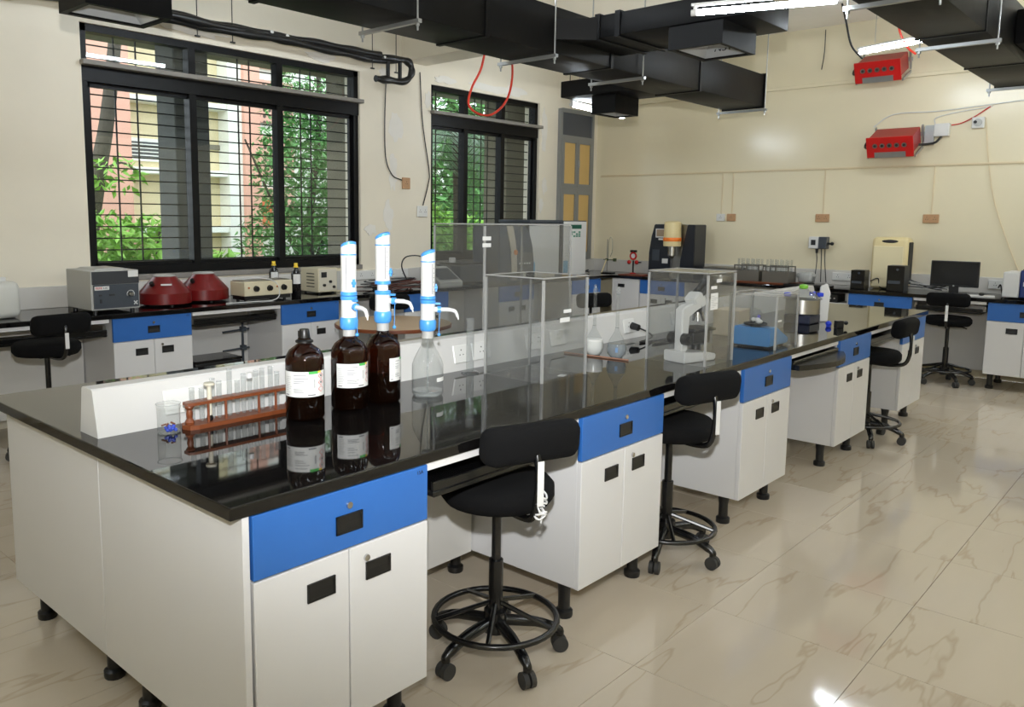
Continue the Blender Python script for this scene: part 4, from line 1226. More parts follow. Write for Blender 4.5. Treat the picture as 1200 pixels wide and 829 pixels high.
bm = BM(); bx(bm, 0, .16, 0, .22, 0, .22, bev=.005)
cb2 = thing('control_box', 'cream control box right of the power supply, behind the first dispenser', 'control box', (3.76, 4.4, Zt))
obj('case', bm, M_cream, cb2); obj('front_panel', bx(BM(), .01, .15, -.003, 0, .02, .2), M_grey, cb2)
bm = BM(); cyl(bm, (.08, -.003, .1), (.08, -.02, .1), .016, seg=12); obj('knob', bm, M_black, cb2, True)

rs = thing('retort_stand', 'thin grey retort stand in the knee space below the red centrifuges', 'stand', (2.74, 4.38, 0))
bm = BM(); bx(bm, -.08, .08, -.06, .06, 0, .015, bev=.003); obj('base', bm, M_blackm, rs)
bm = BM(); cyl(bm, (0, 0, .015), (0, 0, .68), .011, seg=10); obj('rod', bm, M_dgrey, rs, True)
for z in (.46, .62):
    bm = BM(); tube(bm, [(.05, -.02, z), (-.2, -.02, z - .01)], .008, 6); bx(bm, -.02, .02, -.03, .015, z - .02, z + .02); obj('clamp', bm, M_dgrey, rs)
bcx = thing('black_case', 'black case standing on the floor in the knee space below the red centrifuges', 'case', (2.2, 4.2, 0))
bm = BM(); bx(bm, 0, .42, 0, .3, .012, .4, bev=.01, seg=2); obj('body', bm, M_black, bcx); obj('lid', bx(BM(), -.004, .424, -.004, .304, .4005, .42, bev=.004), M_blackm, bcx)
for x in (.04, .38):
    for y in (.04, .26): bm = BM(); cyl(bm, (x, y, 0), (x, y, .014), .015, seg=8); obj('foot', bm, M_black, bcx)

# cable tangle, window worktop middle
rnd = random.Random(11)
M_brown = mat('brown_cable', (86, 44, 34), rough=.5)
for k in range(7):
    pts = [(4.05 + rnd.uniform(0, .9), 4.3 + rnd.uniform(-.15, .35), Zt + .009 + .011 * k) for _ in range(6)]
    bm = BM(); tube(bm, curve(pts, 5), .006, 6)
    tag(obj('cable', bm, M_brown if k % 2 else M_black, None, True), ('brown' if k % 2 else 'black') + ' cable in the tangle on the window worktop behind the dispensers', 'cable', 'cable tangle on the window worktop')
bm = BM(); tube(bm, curve([(4.88, 4.6, Zt + .012), (4.78, 4.6, Zt + .2), (4.86, 4.6, Zt + .3), (5.1, 4.6, Zt + .27), (5.2, 4.62, Zt + .012)], 6), .007, 6)
tag(obj('cable_loop', bm, M_black, None, True), 'black cable looping up behind the clear dispenser bottle', 'cable')
def wall_socket(label, p, w=.15, h=.09, axis='y', m=M_sock, pieces=2, group='sockets on the walls', plug=False):
    s = thing('wall_socket', label, 'socket', p, 0 if axis == 'y' else -PI / 2, group)
    bm = BM(); bx(bm, -w / 2, w / 2, -.02, 0, -h / 2, h / 2, bev=.004); obj('plate', bm, m, s)
    for k in range(pieces):
        cx = -w / 2 + w * (k + .5) / pieces
        bm = BM()
        for dx, dz in ((0, .016), (-.01, -.006), (.01, -.006)): cyl(bm, (cx + dx, -.0215, dz), (cx + dx, -.019, dz), .004, seg=8)
        obj('socket_hole', bm, M_ink, s)
    if plug:
        bm = BM(); cyl(bm, (w * .25, -.02, 0), (w * .25, -.06, 0), .02, seg=12); obj('plug', bm, M_black, s, True)
    return s
wall_socket('white double socket above the window worktop behind the dispensers', (4.42, YW - .0255, .985), .3, .09)
wall_socket('white socket plate right of the double socket, behind the clear dispenser bottle', (4.85, YW - .0255, .985), .3, .09)

# dark instruments behind the tall case
co = thing('console', 'grey tilted control console behind the clear dispenser bottle', 'console', (4.95, 4.2, Zt))
bm = BM(); prism(bm, [(0, 0), (.3, 0), (.3, .19), (.24, .19), (0, .04)], 'x', 0, .34); obj('case', bm, M_grey, co)
bm = BM(); prism(bm, [(.03, .066), (.2, .172), (.199, .174), (.029, .068)], 'x', .03, .31); obj('keypad', bm, M_dgrey, co)
dp = thing('dark_printer', 'dark grey box instrument with a small white cup on top', 'instrument', (5.36, 4.3, Zt))
bm = BM(); bx(bm, 0, .42, 0, .36, .01, .2, bev=.012, seg=2); obj('case', bm, M_dgrey, dp); obj('lid', bx(BM(), .02, .4, .02, .34, .2005, .22, bev=.004), M_black, dp)
bm = BM(); lathe(bm, [(.03, 0), (.035, .004), (.038, .05), (.03, .055)], 16); tag(obj('white_cup', bm, M_whitep, None, True, loc=(5.44, 4.5, Zt + .221)), 'small white cup on the dark instrument by the second window', 'cup')
an = thing('slate_analyser', 'large slate analyser with curved front and pale stripe behind the acrylic case', 'analyser', (5.83, 4.16, Zt))
pf = [(0, 0), (.62, 0), (.62, .2), (.6, .4), (.54, .55), (.46, .63), (0, .63)]
M_slate = mat('slate_casing', (66, 76, 92), rough=.35)
bm = BM(); prism(bm, pf, 'y', 0, .4); bmesh.ops.bevel(bm, geom=bm.edges[:], offset=.012, segments=2, affect='EDGES'); obj('case', bm, M_slate, an, True)
bm = BM(); prism(bm, [(.22, .01), (.31, .01), (.3, .3), (.26, .5), (.22, .625), (.12, .625), (.2, .35)], 'y', -.012, 0); obj('stripe', bm, mat('pale_stripe', (176, 170, 158), rough=.4), an)
bm = BM(); cyl(bm, (.27, -.012, .33), (.27, -.022, .33), .03, seg=18); obj('badge', bm, mat('orange_badge', (196, 120, 70), rough=.4), an, True)
for k in range(5): bm = BM(); ball(bm, (.36 + k * .045, -.003, .2), .011, 1, .5, 1); obj('indicator', bm, M_whitep, an, True)
obj('lower_panel', bx(BM(), .33, .6, -.003, 0, .05, .32), mat('mid_grey_panel', (96, 98, 100), rough=.4), an)
def white_unit(label, loc, w, d, h, lid=False, panel=True):
    u = thing('white_unit', label, 'instrument', loc, 0, 'tall white units by the cupboard')
    bm = BM(); bx(bm, 0, w, .012, d, 0, h, bev=.006); obj('case', bm, M_dgrey, u)
    bm = BM(); bx(bm, .012, w - .012, 0, .0118, .02, h - .012, bev=.003); obj('front', bm, M_whitep, u)
    if panel: obj('display', bx(BM(), w * .3, w * .75, -.003, 0, h - .1, h - .05), mat('green_display', (14, 84, 66), rough=.3), u)
    bm = BM()
    for k in range(3):
        for j in range(4):
            if (k * 5 + j * 3) % 4: bx(bm, w * (.3 + .11 * j), w * (.38 + .11 * j), -.003, 0, h - .2 + k * .025, h - .182 + k * .025)
    if panel: obj('keypad', bm, mat('green_keys', (40, 120, 100), rough=.4), u)
    bm = BM(); bx(bm, w * .02, w * .2, -.002, 0, .05, .2); obj('sticker', bm, mat('blue_sticker', (120, 170, 200), rough=.5), u)
    if lid: obj('lid', bx(BM(), -.03, w + .02, -.03, d, h + .0005, h + .035, bev=.005), M_dgrey, u)
    return u
white_unit('wide white tower unit with dark lid next to the slate analyser', (6.47, 4.25, Zt), .6, .45, .66, True, False)
white_unit('narrow white tower unit with green display next to the wall cupboard', (7.1, 4.22, Zt), .5, .45, .69)
for k, (x, y) in enumerate(((7.72, 4.5), (7.82, 4.42))):
    bm = BM(); tube(bm, curve([(x, y, Zt + .01), (x + .05, y - .05, Zt + .05), (x + .12, y + .04, Zt + .03), (x + .15, y, Zt + .012)], 5), .008, 6)
    tag(obj('cable', bm, M_rubber, None, True), ('left' if k == 0 else 'right') + ' short grey cable coil in the corner below the wall cupboard', 'cable', 'cables in the corner')

# ================================================================== ON THE FAR WORKTOP
QX = -PI / 2          # local x runs towards the viewer along the wall, local y into the wall
def far(name, label, cat, x, y, z=Zt, group=None): return thing(name, label, cat, (x, y, z), QX, group)
bm = BM(); bx(bm, 0, .34, 0, .3, 0, .012, bev=.003); tag(obj('brown_mat', bm, mat('red_brown_board', (120, 58, 40), rough=.45, var=.15), None, False, loc=(8.0, 4.0, Zt), rot=(0, 0, QX)), 'red-brown board lying on the far worktop by the corner', 'board')
gs = far('glassware_stand', 'thin stand with clamp, glass tube and hose in the room corner', 'stand', 8.2, 4.3)
bm = BM(); bx(bm, -.06, .1, -.05, .05, 0, .012); obj('base', bm, M_blackm, gs)
bm = BM(); cyl(bm, (0, 0, .012), (0, 0, .45), .006, seg=8); obj('rod', bm, M_steel, gs, True)
bm = BM(); tube(bm, [(-.05, -.01, .18), (.14, -.01, .18)], .006, 6); bx(bm, -.015, .015, -.02, .01, .165, .195); bx(bm, .11, .14, -.03, .01, .16, .2); obj('clamp', bm, mat('olive_clamp', (70, 84, 58), rough=.4), gs)
bm = BM(); tube(bm, curve([(.03, -.02, .2), (.03, -.02, .36), (.05, -.02, .47), (.085, -.02, .44), (.09, -.02, .3), (.06, -.02, .22)], 6), .006, 8); obj('glass_tube', bm, M_gedge, gs, True)
bm = BM(); tube(bm, curve([(0, -.02, .18), (-.02, -.05, .08), (-.03, -.08, .01)], 5), .008, 6); obj('hose', bm, M_creamy, gs, True)
rcm = far('red_clamp', 'small red and black clamp figure on a black stem', 'clamp', 8.2, 3.9, Zt + .0125)
bm = BM(); lathe(bm, [(.04, 0), (.04, .01), (.012, .016)], 16); obj('base', bm, M_red, rcm, True)
bm = BM(); cyl(bm, (0, 0, .012), (0, 0, .17), .011, seg=10); obj('stem', bm, M_black, rcm, True)
bm = BM(); tube(bm, arc((0, -.005, .23), .042, 0, 2 * PI, 20, 'xz')[:-1], .012, 7, True); obj('ring', bm, M_red, rcm, True)
bm = BM(); cyl(bm, (0, -.008, .23), (0, .004, .23), .034, seg=16); obj('dial', bm, M_whitep, rcm, True)
for s in (-1, 1):
    bm = BM(); ball(bm, (s * .055, -.01, .15), .03, 1, .6, .9); obj('paddle', bm, M_red, rcm, True)
    bm = BM(); bx(bm, s * .004, s * .045, -.015, .015, .276, .306, bev=.004); obj('wing', bm, M_black, rcm)
bm = BM(); bx(bm, .08, .12, -.018, -.002, .145, .157); obj('pin', bm, M_black, rcm)

wa = far('water_analyser', 'tall black analyser with cream cylinder and orange band', 'analyser', 8.14, 3.65)
bm = BM(); prism(bm, [(0, 0), (.31, 0), (.31, .655), (.075, .655), (.04, .5), (.012, .3)], 'y', 0, .3); bmesh.ops.bevel(bm, geom=bm.edges[:], offset=.008, segments=2, affect='EDGES'); obj('left_housing', bm, mat('navy_black', (18, 22, 32), rough=.35), wa, True)
bm = BM(); prism(bm, [(.43, 0), (.63, 0), (.63, .655), (.53, .655), (.48, .4), (.45, .2)], 'y', 0, .3); bmesh.ops.bevel(bm, geom=bm.edges[:], offset=.008, segments=2, affect='EDGES'); obj('right_housing', bm, MATS['navy_black'], wa, True)
bm = BM(); bx(bm, .31, .43, .05, .3, 0, .655); prism(bm, [(.43, .01), (.445, .01), (.53, .655), (.43, .655)], 'y', .03, .3); obj('column', bm, M_steel, wa)
bm = BM(); bx(bm, .1, .27, -.008, 0, .49, .6, bev=.003); sc_ = obj('screen_frame', bm, M_whitep, wa); obj('screen', bx(BM(), .115, .255, -.0095, -.0082, .505, .59), mat('tan_screen', (150, 130, 108), rough=.3), sc_)
obj('sticker', bx(BM(), .14, .22, -.002, 0, .46, .48), M_paper, wa); obj('panel', bx(BM(), .06, .16, -.003, 0, .2, .34), M_dgrey, wa); obj('note', bx(BM(), .2, .28, -.002, 0, .17, .23), M_paper, wa)
bm = BM(); lathe(bm, [(.105, .39), (.108, .4), (.1, .68), (.07, .695)], 28, c=(.37, -.07, 0)); obj('cylinder', bm, M_creamy, wa, True)
bm = BM(); lathe(bm, [(.11, .45), (.112, .455), (.112, .49), (.109, .495)], 28, c=(.37, -.07, 0)); obj('band', bm, mat('orange_band', (232, 120, 30), rough=.4), wa, True)
bm = BM(); lathe(bm, [(.02, .24), (.035, .26), (.048, .27), (.048, .39)], 22, c=(.37, -.07, 0)); obj('nozzle', bm, M_steel, wa, True)

db = far('digital_bath', 'low grey digital heater box on the far worktop', 'heater', 8.2, 2.92)
bm = BM(); bx(bm, 0, .42, 0, .3, .01, .15, bev=.005); obj('case', bm, mat('dull_steel', (112, 108, 100), rough=.4, metal=.5), db)
obj('panel', bx(BM(), .04, .26, -.003, 0, .07, .13), M_dgrey, db)
for k in range(3): bm = BM(); cyl(bm, (.1 + k * .05, -.003, .1), (.1 + k * .05, -.009, .1), .009, seg=10); obj('button', bm, M_grey, db)
bm = BM(); bx(bm, 0, .75, 0, .36, 0, .02, bev=.004); tag(obj('wooden_board', bm, M_wood, None, False, loc=(8.0, 2.47, Zt), rot=(0, 0, QX)), 'reddish wooden board under the two steel rack baths', 'board')
def steel_bath(label, y, n):
    s = far('rack_bath', label, 'bath', 8.05, y, Zt + .0205, 'steel rack baths on the wooden board')
    bm = BM(); bx(bm, 0, .3, 0, .22, 0, .012)
    for p in ((0, .3, 0, .01), (0, .3, .21, .22), (0, .01, .01, .21), (.29, .3, .01, .21)): bx(bm, p[0], p[1], p[2], p[3], .012, .12)
    obj('tank', bm, MATS['dull_steel'], s)
    bm = BM(); bx(bm, 0, .3, 0, .01, .17, .185)
    for x in (0, .145, .288): bx(bm, x, x + .012, 0, .01, .12, .185)
    bx(bm, 0, .3, .2, .21, .17, .185)
    for x in (0, .288): bx(bm, x, x + .012, .2, .21, .12, .17)
    obj('frame', bm, MATS['dull_steel'], s)
    for j in range(2):
        for k in range(n):
            bm = BM(); lathe(bm, [(.008, .0), (.012, .006), (.012, .24)], 10, cap1=False, c=(.03 + k * .24 / (n - 1), .06 + j * .09, .013)); obj('vial', bm, M_gedge, s, True)
    return s
steel_bath('steel rack bath with glass vials next to the grey heater box', 2.46, 5)
steel_bath('steel rack bath with glass vials at the right end of the wooden board', 2.12, 5)
bm = BM(); lathe(bm, [(.11, 0), (.12, .01), (.12, .06), (.115, .062), (.11, .02), (.01, .02)], 28); tag(obj('steel_pan', bm, M_steel, None, True, loc=(8.06, 2.62, Zt)), 'shallow round steel pan in front of the grey heater box', 'pan')
mo = far('wrapped_motor', 'small grey device wrapped in plastic on the far worktop', 'device', 8.25, 1.8)
bm = BM(); bx(bm, 0, .16, 0, .14, .02, .14, bev=.03, seg=3); obj('wrap', bm, mat('cloudy_wrap', (170, 172, 170), rough=.35, var=.15, scale=20), mo, True); obj('base', bx(BM(), .01, .15, .01, .13, 0, .019), M_black, mo)
for s in (-1, 1): bm = BM(); ball(bm, (.08 + s * .085, .05, .1), .028); obj('wrap_ear', bm, MATS['cloudy_wrap'], mo, True)
bm = BM(); bx(bm, 0, .5, 0, .14, 0, .02, bev=.004); tag(obj('black_tray', bm, M_black, None, False, loc=(7.99, 1.85, Zt), rot=(0, 0, QX)), 'flat black tray on the far worktop in front of the wrapped device', 'tray')
# wall plug box with leads
pb = far('plug_box', 'white wall plug box with black plugs hanging on the far wall', 'plug box', XW - .1, 1.79, 1.27)
bm = BM(); bx(bm, 0, .11, 0, .098, 0, .135, bev=.008); obj('case', bm, M_whitep, pb); obj('side', bx(BM(), .111, .2, .0, .098, .0, .135, bev=.004), M_dgrey, pb)
obj('window', bx(BM(), .03, .08, -.004, 0, .04, .1), M_ink, pb)
bm = BM(); cyl(bm, (.201, .04, .06), (.24, .04, .06), .012, seg=10); ball(bm, (.25, .04, .06), .02); obj('plug', bm, M_black, pb, True)
bm = BM(); cyl(bm, (.09, .03, 0), (.09, .03, -.05), .018, .012, 10); obj('plug', bm, M_black, pb, True)
for k, (x, z1) in enumerate(((.09, -.05), (.14, -.002), (.18, -.002))):
    bm = BM(); tube(bm, curve([(x, .03, z1), (x + .005, .035, -.15), (x - .01 + .02 * k, .04, -.38)], 5), .005, 6); obj('lead', bm, M_black, pb, True)

def pc(label, x, y, w, d, h):
    p = far('small_computer', label, 'computer', x, y, Zt, 'small black computers on the far worktop')
    bm = BM(); bx(bm, 0, w, .006, d, 0, h, bev=.004); obj('case', bm, M_black, p); obj('front', bx(BM(), .004, w - .004, 0, .0055, .004, h - .004), M_blackm, p)
    bm = BM(); cyl(bm, (w * .6, .0, h * .85), (w * .6, -.003, h * .85), .012, seg=12); obj('badge', bm, M_dgrey, p); obj('drive', bx(BM(), w * .1, w * .8, -.002, 0, h * .3, h * .42), M_dgrey, p)
pc('shorter black desktop computer left of the cream air purifier', 8.1, 1.18, .14, .16, .2)
pc('taller black desktop computer in front of the cream air purifier', 8.08, .82, .165, .18, .265)
ap = far('air_purifier', 'cream rounded air purifier with black oval grille on top', 'air purifier', 8.33, 1.06)
bm = BM(); bx(bm, 0, .36, 0, .2, 0, .55, bev=.045, seg=4); obj('body', bm, M_creamy, ap, True, angle=80)
bm = BM(); bx(bm, .02, .32, -.006, .02, .02, .46, bev=.01); obj('front_panel', bm, mat('ivory_plastic', (228, 216, 178), rough=.35), ap)
bm = BM(); ball(bm, (.18, .02, .505), .03, 4.0, .9, .8, 24, 10); obj('grille', bm, M_ink, ap, True)
bm = BM(); bx(bm, .352, .366, .03, .17, .06, .5, bev=.006); obj('side_grille', bm, M_ink, ap)
mn = far('monitor', 'black flat computer monitor on the far worktop', 'monitor', 8.2, .445)
bm = BM(); bx(bm, 0, .425, 0, .03, .075, .33, bev=.006, seg=2); obj('casing', bm, M_black, mn); obj('screen', bx(BM(), .012, .413, -.0015, -.0003, .095, .32), mat('dark_screen', (16, 17, 19), rough=.25), mn)
bm = BM(); bx(bm, .17, .255, .01, .03, .012, .1); bx(bm, .11, .315, -.05, .12, 0, .012, bev=.003); obj('stand', bm, M_black, mn)
bm = BM(); cyl(bm, (.2125, -.0018, .085), (.2125, -.003, .085), .008, seg=14); obj('logo', bm, M_grey, mn)
wall_socket('white double socket with black plug right of the monitor', (XW - .0305, -.12, .965), .24, .09, 'x', M_sock, 2, plug=True)
wall_socket('white double socket behind the two small black computers', (XW - .0305, 1.4, .965), .24, .09, 'x', M_sock, 2)
bm = BM(); bx(bm, 0, .22, 0, .16, 0, .012, bev=.003); tag(obj('notepad', bm, M_paper, None, False, loc=(8.0, .06, Zt), rot=(0, 0, QX + .2)), 'white pad of papers on the worktop right of the monitor', 'paper')
bm = BM(); ball(bm, (0, 0, .016), .02, 2.2, 1.3, .8); tag(obj('mouse', bm, M_black, None, True, loc=(8.06, -.04, Zt + .0125)), 'black computer mouse on the white papers', 'mouse')
pr = far('printer', 'white and navy desktop printer cut by the right picture edge', 'printer', 8.08, -.2)
bm = BM(); bx(bm, 0, .13, 0, .38, .01, .25, bev=.01, seg=2); obj('left_body', bm, M_whitep, pr); bm = BM(); bx(bm, .131, .5, .03, .38, .01, .27, bev=.01, seg=2); obj('body', bm, mat('navy_plastic', (24, 46, 104), rough=.35), pr)
obj('paper_slot', bx(BM(), .16, .45, .025, .031, .12, .16), M_whitep, pr); obj('top_panel', bx(BM(), .15, .48, .03, .3, .2705, .28), M_dgrey, pr)
rnd = random.Random(21)
for k in range(6):
    y = .62 - .05 * k
    bm = BM(); tube(bm, curve([(8.265, .78 - .02 * k, Zt + .2 - .03 * k), (8.3, y + .02, Zt + .1 - .01 * k), (8.3, y - .1, Zt + .03 + .012 * k), (8.35 + rnd.uniform(-.05, .05), y - .2, Zt + .012 + .011 * k)], 6), .006, 6)
    tag(obj('computer_cable', bm, M_black if k % 3 else M_grey, None, True), ('black' if k % 3 else 'grey') + ' cable in the bundle between computer and monitor', 'cable', 'cables behind the computers')
for k, (ya, yb) in enumerate(((1.04, .86), (-.13, -.2))):
    bm = BM(); tube(bm, curve([(8.3, ya, Zt + .08), (8.32, (ya + yb) / 2 + .02, Zt + .11), (8.33, (ya + yb) / 2, Zt + .02), (8.3, yb, Zt + .008)], 6), .006, 6)
    tag(obj('computer_cable', bm, M_black, None, True), 'black cable beside the ' + ('shorter computer' if k == 0 else 'printer'), 'cable')

# ================================================================== WALL CUPBOARD AND FITTINGS
cu = thing('wall_cupboard', 'grey-framed tall cupboard with yellow panels beside the second window', 'cupboard', (7.69, YW, 0))
M_cf = mat('grey_aluminium_frame', (138, 140, 140), rough=.4, metal=.4)
M_yp = mat('yellow_panel', (206, 172, 108), rough=.4, var=.04)
w = .76
bm = BM()
for p in ((0, .045, 1.04, 3.0), (w - .045, w, 1.04, 3.0)): bx(bm, p[0], p[1], -.05, -.001, p[2], p[3])
for z in (1.04, 1.95, 2.62, 2.96): bx(bm, .045, w - .045, -.05, -.001, z, z + .05)
obj('frame', bm, M_cf, cu)
obj('top_panel', bx(BM(), .045, w - .045, -.03, -.002, 2.67, 2.96), mat('smoked_panel', (70, 74, 82), rough=.3), cu)
for z0, z1 in ((1.09, 1.95), (2.0, 2.62)):
    for x0, x1 in ((.045, w / 2 - .002), (w / 2 + .002, w - .045)):
        bm = BM()
        for p in ((x0, x0 + .04, z0, z1), (x1 - .04, x1, z0, z1), (x0 + .04, x1 - .04, z0, z0 + .045), (x0 + .04, x1 - .04, z1 - .045, z1)): bx(bm, p[0], p[1], -.058, -.02, p[2], p[3])
        d = obj('door', bm, M_cf, cu)
        obj('panel', bx(BM(), x0 + .04, x1 - .04, -.04, -.025, z0 + .045, z1 - .045), M_yp, d)
        if x0 > .1: bm = BM(); bx(bm, x0 + .008, x0 + .03, -.075, -.058, (z0 + z1) / 2 - .05, (z0 + z1) / 2 + .05, bev=.004); obj('handle', bm, M_steel, d)

# conduits and sockets on the far wall
M_cond = mat('painted_conduit', (216, 200, 166), rough=.3)
bm = BM(); bx(bm, XW - .014, XW, -4.4, 4.7, 2.16, 2.182, bev=.003); tag(obj('conduit', bm, M_cond), 'thin cream cable conduit running along the far wall', 'conduit', 'cream cable conduits on the far wall')
M_sockb = mat('aged_socket', (178, 138, 100), rough=.5, var=.2, scale=40)
for k, (y, lab, m) in enumerate(((2.912, 'white socket on the far wall, left of its brown neighbour', M_sock), (2.775, 'brown socket on the far wall, beside the white one', M_sockb), (1.683, 'brown double socket on the far wall above the plug box', M_sockb), (.574, 'brown double socket on the far wall above the monitor', M_sockb))):
    wall_socket(lab, (XW, y, 1.617), .11 if k < 2 else .15, .09, 'x', m, 2 if k > 1 else 1)
    bm = BM(); bx(bm, XW - .01, XW, y - .006, y + .006, 1.664, 2.158)
    tag(obj('conduit_drop', bm, M_cond), 'cream conduit dropping to the ' + lab.split(' on the')[0] + (' at the left' if k == 0 else ' beside it' if k == 1 else ' above the plug box' if k == 2 else ' above the monitor'), 'conduit', 'cream cable conduits on the far wall')
wall_socket('small brown socket on the window wall between the windows', (5.0, YW, 1.94), .11, .12, 'y', M_sockb, 1)
wall_socket('small white socket plate at the lower left of the second window', (5.24, YW, 1.645), .15, .12, 'y', M_sock, 2)
def wire(name, label, pts, r, m, group='loose wires on the walls', n=6):
    bm = BM(); tube(bm, curve(pts, n), r, 6)
    return tag(obj(name, bm, m, None, True), label, 'wire', group)
wire('wall_wire', 'grey wire hanging between the windows to the brown socket', [(4.72, YW - .012, 3.0), (4.70, YW - .012, 2.6), (4.71, YW - .012, 2.2), (4.80, YW - .012, 2.02), (4.94, YW - .012, 1.97)], .006, M_rubber)
wire('wall_wire', 'grey wire hanging along the left edge of the second window', [(5.2, YW - .012, 3.12), (5.24, YW - .012, 2.6), (5.34, YW - .012, 2.1), (5.33, YW - .012, 1.95), (5.25, YW - .012, 1.71)], .006, M_rubber)
wire('wall_wire', 'cream wire falling down the far wall at the right', [(XW - .012, .152, 2.62), (XW - .012, .1, 2.2), (XW - .012, .02, 1.8), (XW - .012, -.12, 1.4), (XW - .012, -.26, 1.06)], .005, M_cond)
wire('wall_wire', 'white wire sagging across the far wall above the lower red unit', [(XW - .012, 1.2, 2.6), (XW - .012, 1.0, 2.72), (XW - .012, .58, 2.72), (XW - .012, .1, 2.75), (XW - .012, -.6, 2.79), (XW - .012, -1.6, 2.82)], .006, M_paper)
wire('wall_wire', 'cut red wire end on the far wall beside the round box', [(XW - .012, .12, 2.73), (XW - .012, .25, 2.64), (XW - .012, .36, 2.585), (XW - .012, .45, 2.57)], .006, M_red)
wire('wall_wire', 'white wire rising from the junction box of the lower red unit', [(XW - .012, .6, 2.59), (XW - .012, .6, 2.65), (XW - .012, .45, 2.69), (XW - .012, .2, 2.72), (XW - .012, .1, 2.735)], .005, M_paper)
wire('hanging_wire', 'thin dark wire hanging from the ceiling before the far wall', [(XW - .03, 1.765, 3.7), (XW - .03, 1.765, 3.45), (XW - .03, 1.785, 3.27)], .005, M_ink)
rb = thing('round_box', 'white box with round black knob on the far wall', 'switch box', (XW, .212, 2.577), QX)
bm = BM(); bx(bm, -.055, .055, -.04, 0, -.055, .055, bev=.006); obj('case', bm, M_sock, rb); bm = BM(); cyl(bm, (0, -.04, 0), (0, -.055, 0), .038, seg=18); obj('ring', bm, M_grey, rb, True); bm = BM(); cyl(bm, (-.02, -.055, .005), (-.02, -.068, .005), .015, seg=12); obj('knob', bm, M_ink, rb, True)

# red wall units
def red_unit(label, yc, zc, box):
    # local: x along the wall towards viewer, -y out of the wall
    r = thing('red_wall_unit', label, 'wall unit', (XW, yc, zc), QX, 'red wall units with five round vents')
    T = Matrix.Translation((0, -.2, 0)) @ Matrix.Rotation(rad(24), 4, 'X')
    bm = BM(); bx(bm, -.21, .21, -.15, .16, -.09, .09, bev=.006, mtx=T); obj('case', bm, mat('red_case', (150, 22, 18), rough=.4, var=.1, scale=20), r)
    bm = BM(); bx(bm, -.225, .225, -.165, -.1505, -.115, .105, bev=.003, mtx=T); fp = obj('front_plate', bm, M_red, r)
    for k in range(5):
        bm = BM(); a = T @ Vector((-.14 + k * .07, -.166, .015)); b_ = T @ Vector((-.14 + k * .07, -.172, .015)); cyl(bm, a, b_, .025, seg=14); v = obj('vent', bm, M_steel, fp, True)
        bm = BM(); cyl(bm, T @ Vector((-.14 + k * .07, -.1722, .015)), T @ Vector((-.14 + k * .07, -.174, .015)), .014, seg=12); obj('vent_core', bm, M_ink, fp, True)
    bm = BM(); bx(bm, -.15, .15, -.168, -.1655, -.115, -.055, mtx=T); obj('lower_grille', bm, M_galv, r)
    for s in (-.232, .22):
        bm = BM(); bx(bm, s, s + .012, -.13, .2, -.135, -.11, mtx=T); bx(bm, s, s + .012, .165, .2, -.1, .1, mtx=T); obj('side_bracket', bm, M_galv, r)
    bm = BM(); bx(bm, -.24, .24, -.012, -.001, .06, .1); bx(bm, -.2, -.18, -.1, -.012, .06, .085); bx(bm, .18, .2, -.1, -.012, .06, .085); obj('wall_bracket', bm, M_galv, r)
    bm = BM(); tube(bm, curve([T @ Vector((-.21, .05, .0)), T @ Vector((-.27, .02, .0)), T @ Vector((-.27, -.06, -.03)), T @ Vector((-.22, -.1, -.03))], 5), .012, 7); obj('hose', bm, M_black, r, True)
    if box:
        bm = BM(); bx(bm, .24, .33, -.03, -.001, -.04, .16); obj('bracket_plate', bm, M_galv, r)
        bm = BM(); bx(bm, .33, .47, -.06, -.001, .04, .17, bev=.005); obj('junction_box', bm, M_sock, r)
        bm = BM(); tube(bm, curve([(.4, -.04, .04), (.36, -.08, -.02), (.28, -.12, -.04), (.22, -.14, -.04)], 5), .012, 7); obj('lead', bm, M_black, r, True)
    return r
red_unit('upper red wall unit with five round vents, behind the tube light', 1.1, 3.2, False)
red_unit('lower red wall unit with five round vents and white junction box', .93, 2.42, True)

# ================================================================== AIR DUCTS, HANGERS, TUBES
ZD, ZDT = 2.70, 3.01
def shell(bm, x0, x1, y0, y1, z0, z1): bx(bm, x0, x1, y0, y1, z0, z1, bev=.008, seg=2)
da = thing('main_duct', 'long black insulated air duct with end cap crossing the room before the windows', 'air duct')
xs = [-2.7, -1.3, .1, 1.5, 2.9, 4.3, 5.7, 7.03]
ya, yb = 1.77, 2.19
for a, b_ in zip(xs[:-1], xs[1:]):
    bm = BM(); shell(bm, a, b_, ya, yb, ZD, ZDT); obj('duct_section', bm, M_duct, da, True)
for x in xs[1:-1]:
    bm = BM(); bx(bm, x - .018, x + .018, ya - .008, yb + .008, ZD - .008, ZDT + .008); obj('joint_band', bm, M_duct, da)
bm = BM(); bx(bm, 7.02, 7.04, ya - .012, yb + .012, ZD - .012, ZDT + .012); obj('end_flange', bm, M_duct, da)
bm = BM(); shell(bm, 3.8, 4.42, .5, ya - .001, 2.8, 2.95); obj('branch', bm, M_duct, da, True)
bm = BM(); bx(bm, 3.79, 4.43, 1.38, 1.42, 2.79, 2.96); obj('branch_band', bm, M_duct, da); bm = BM(); bx(bm, 3.79, 4.43, 1.54, 1.58, 2.79, 2.96); obj('branch_band', bm, M_duct, da)
bm = BM(); prism(bm, [(3.6, ya - .002), (3.8, 1.55), (3.8, ya - .002)], 'z', 2.79, 2.93); obj('branch_elbow', bm, M_duct, da)
bm = BM(); shell(bm, 5.4, 5.95, yb + .001, 3.05, 2.72, 2.87); obj('branch', bm, M_duct, da, True)
bm = BM(); shell(bm, .78, 1.18, yb + .001, 2.95, 2.8, 2.98); obj('branch', bm, M_duct, da, True)
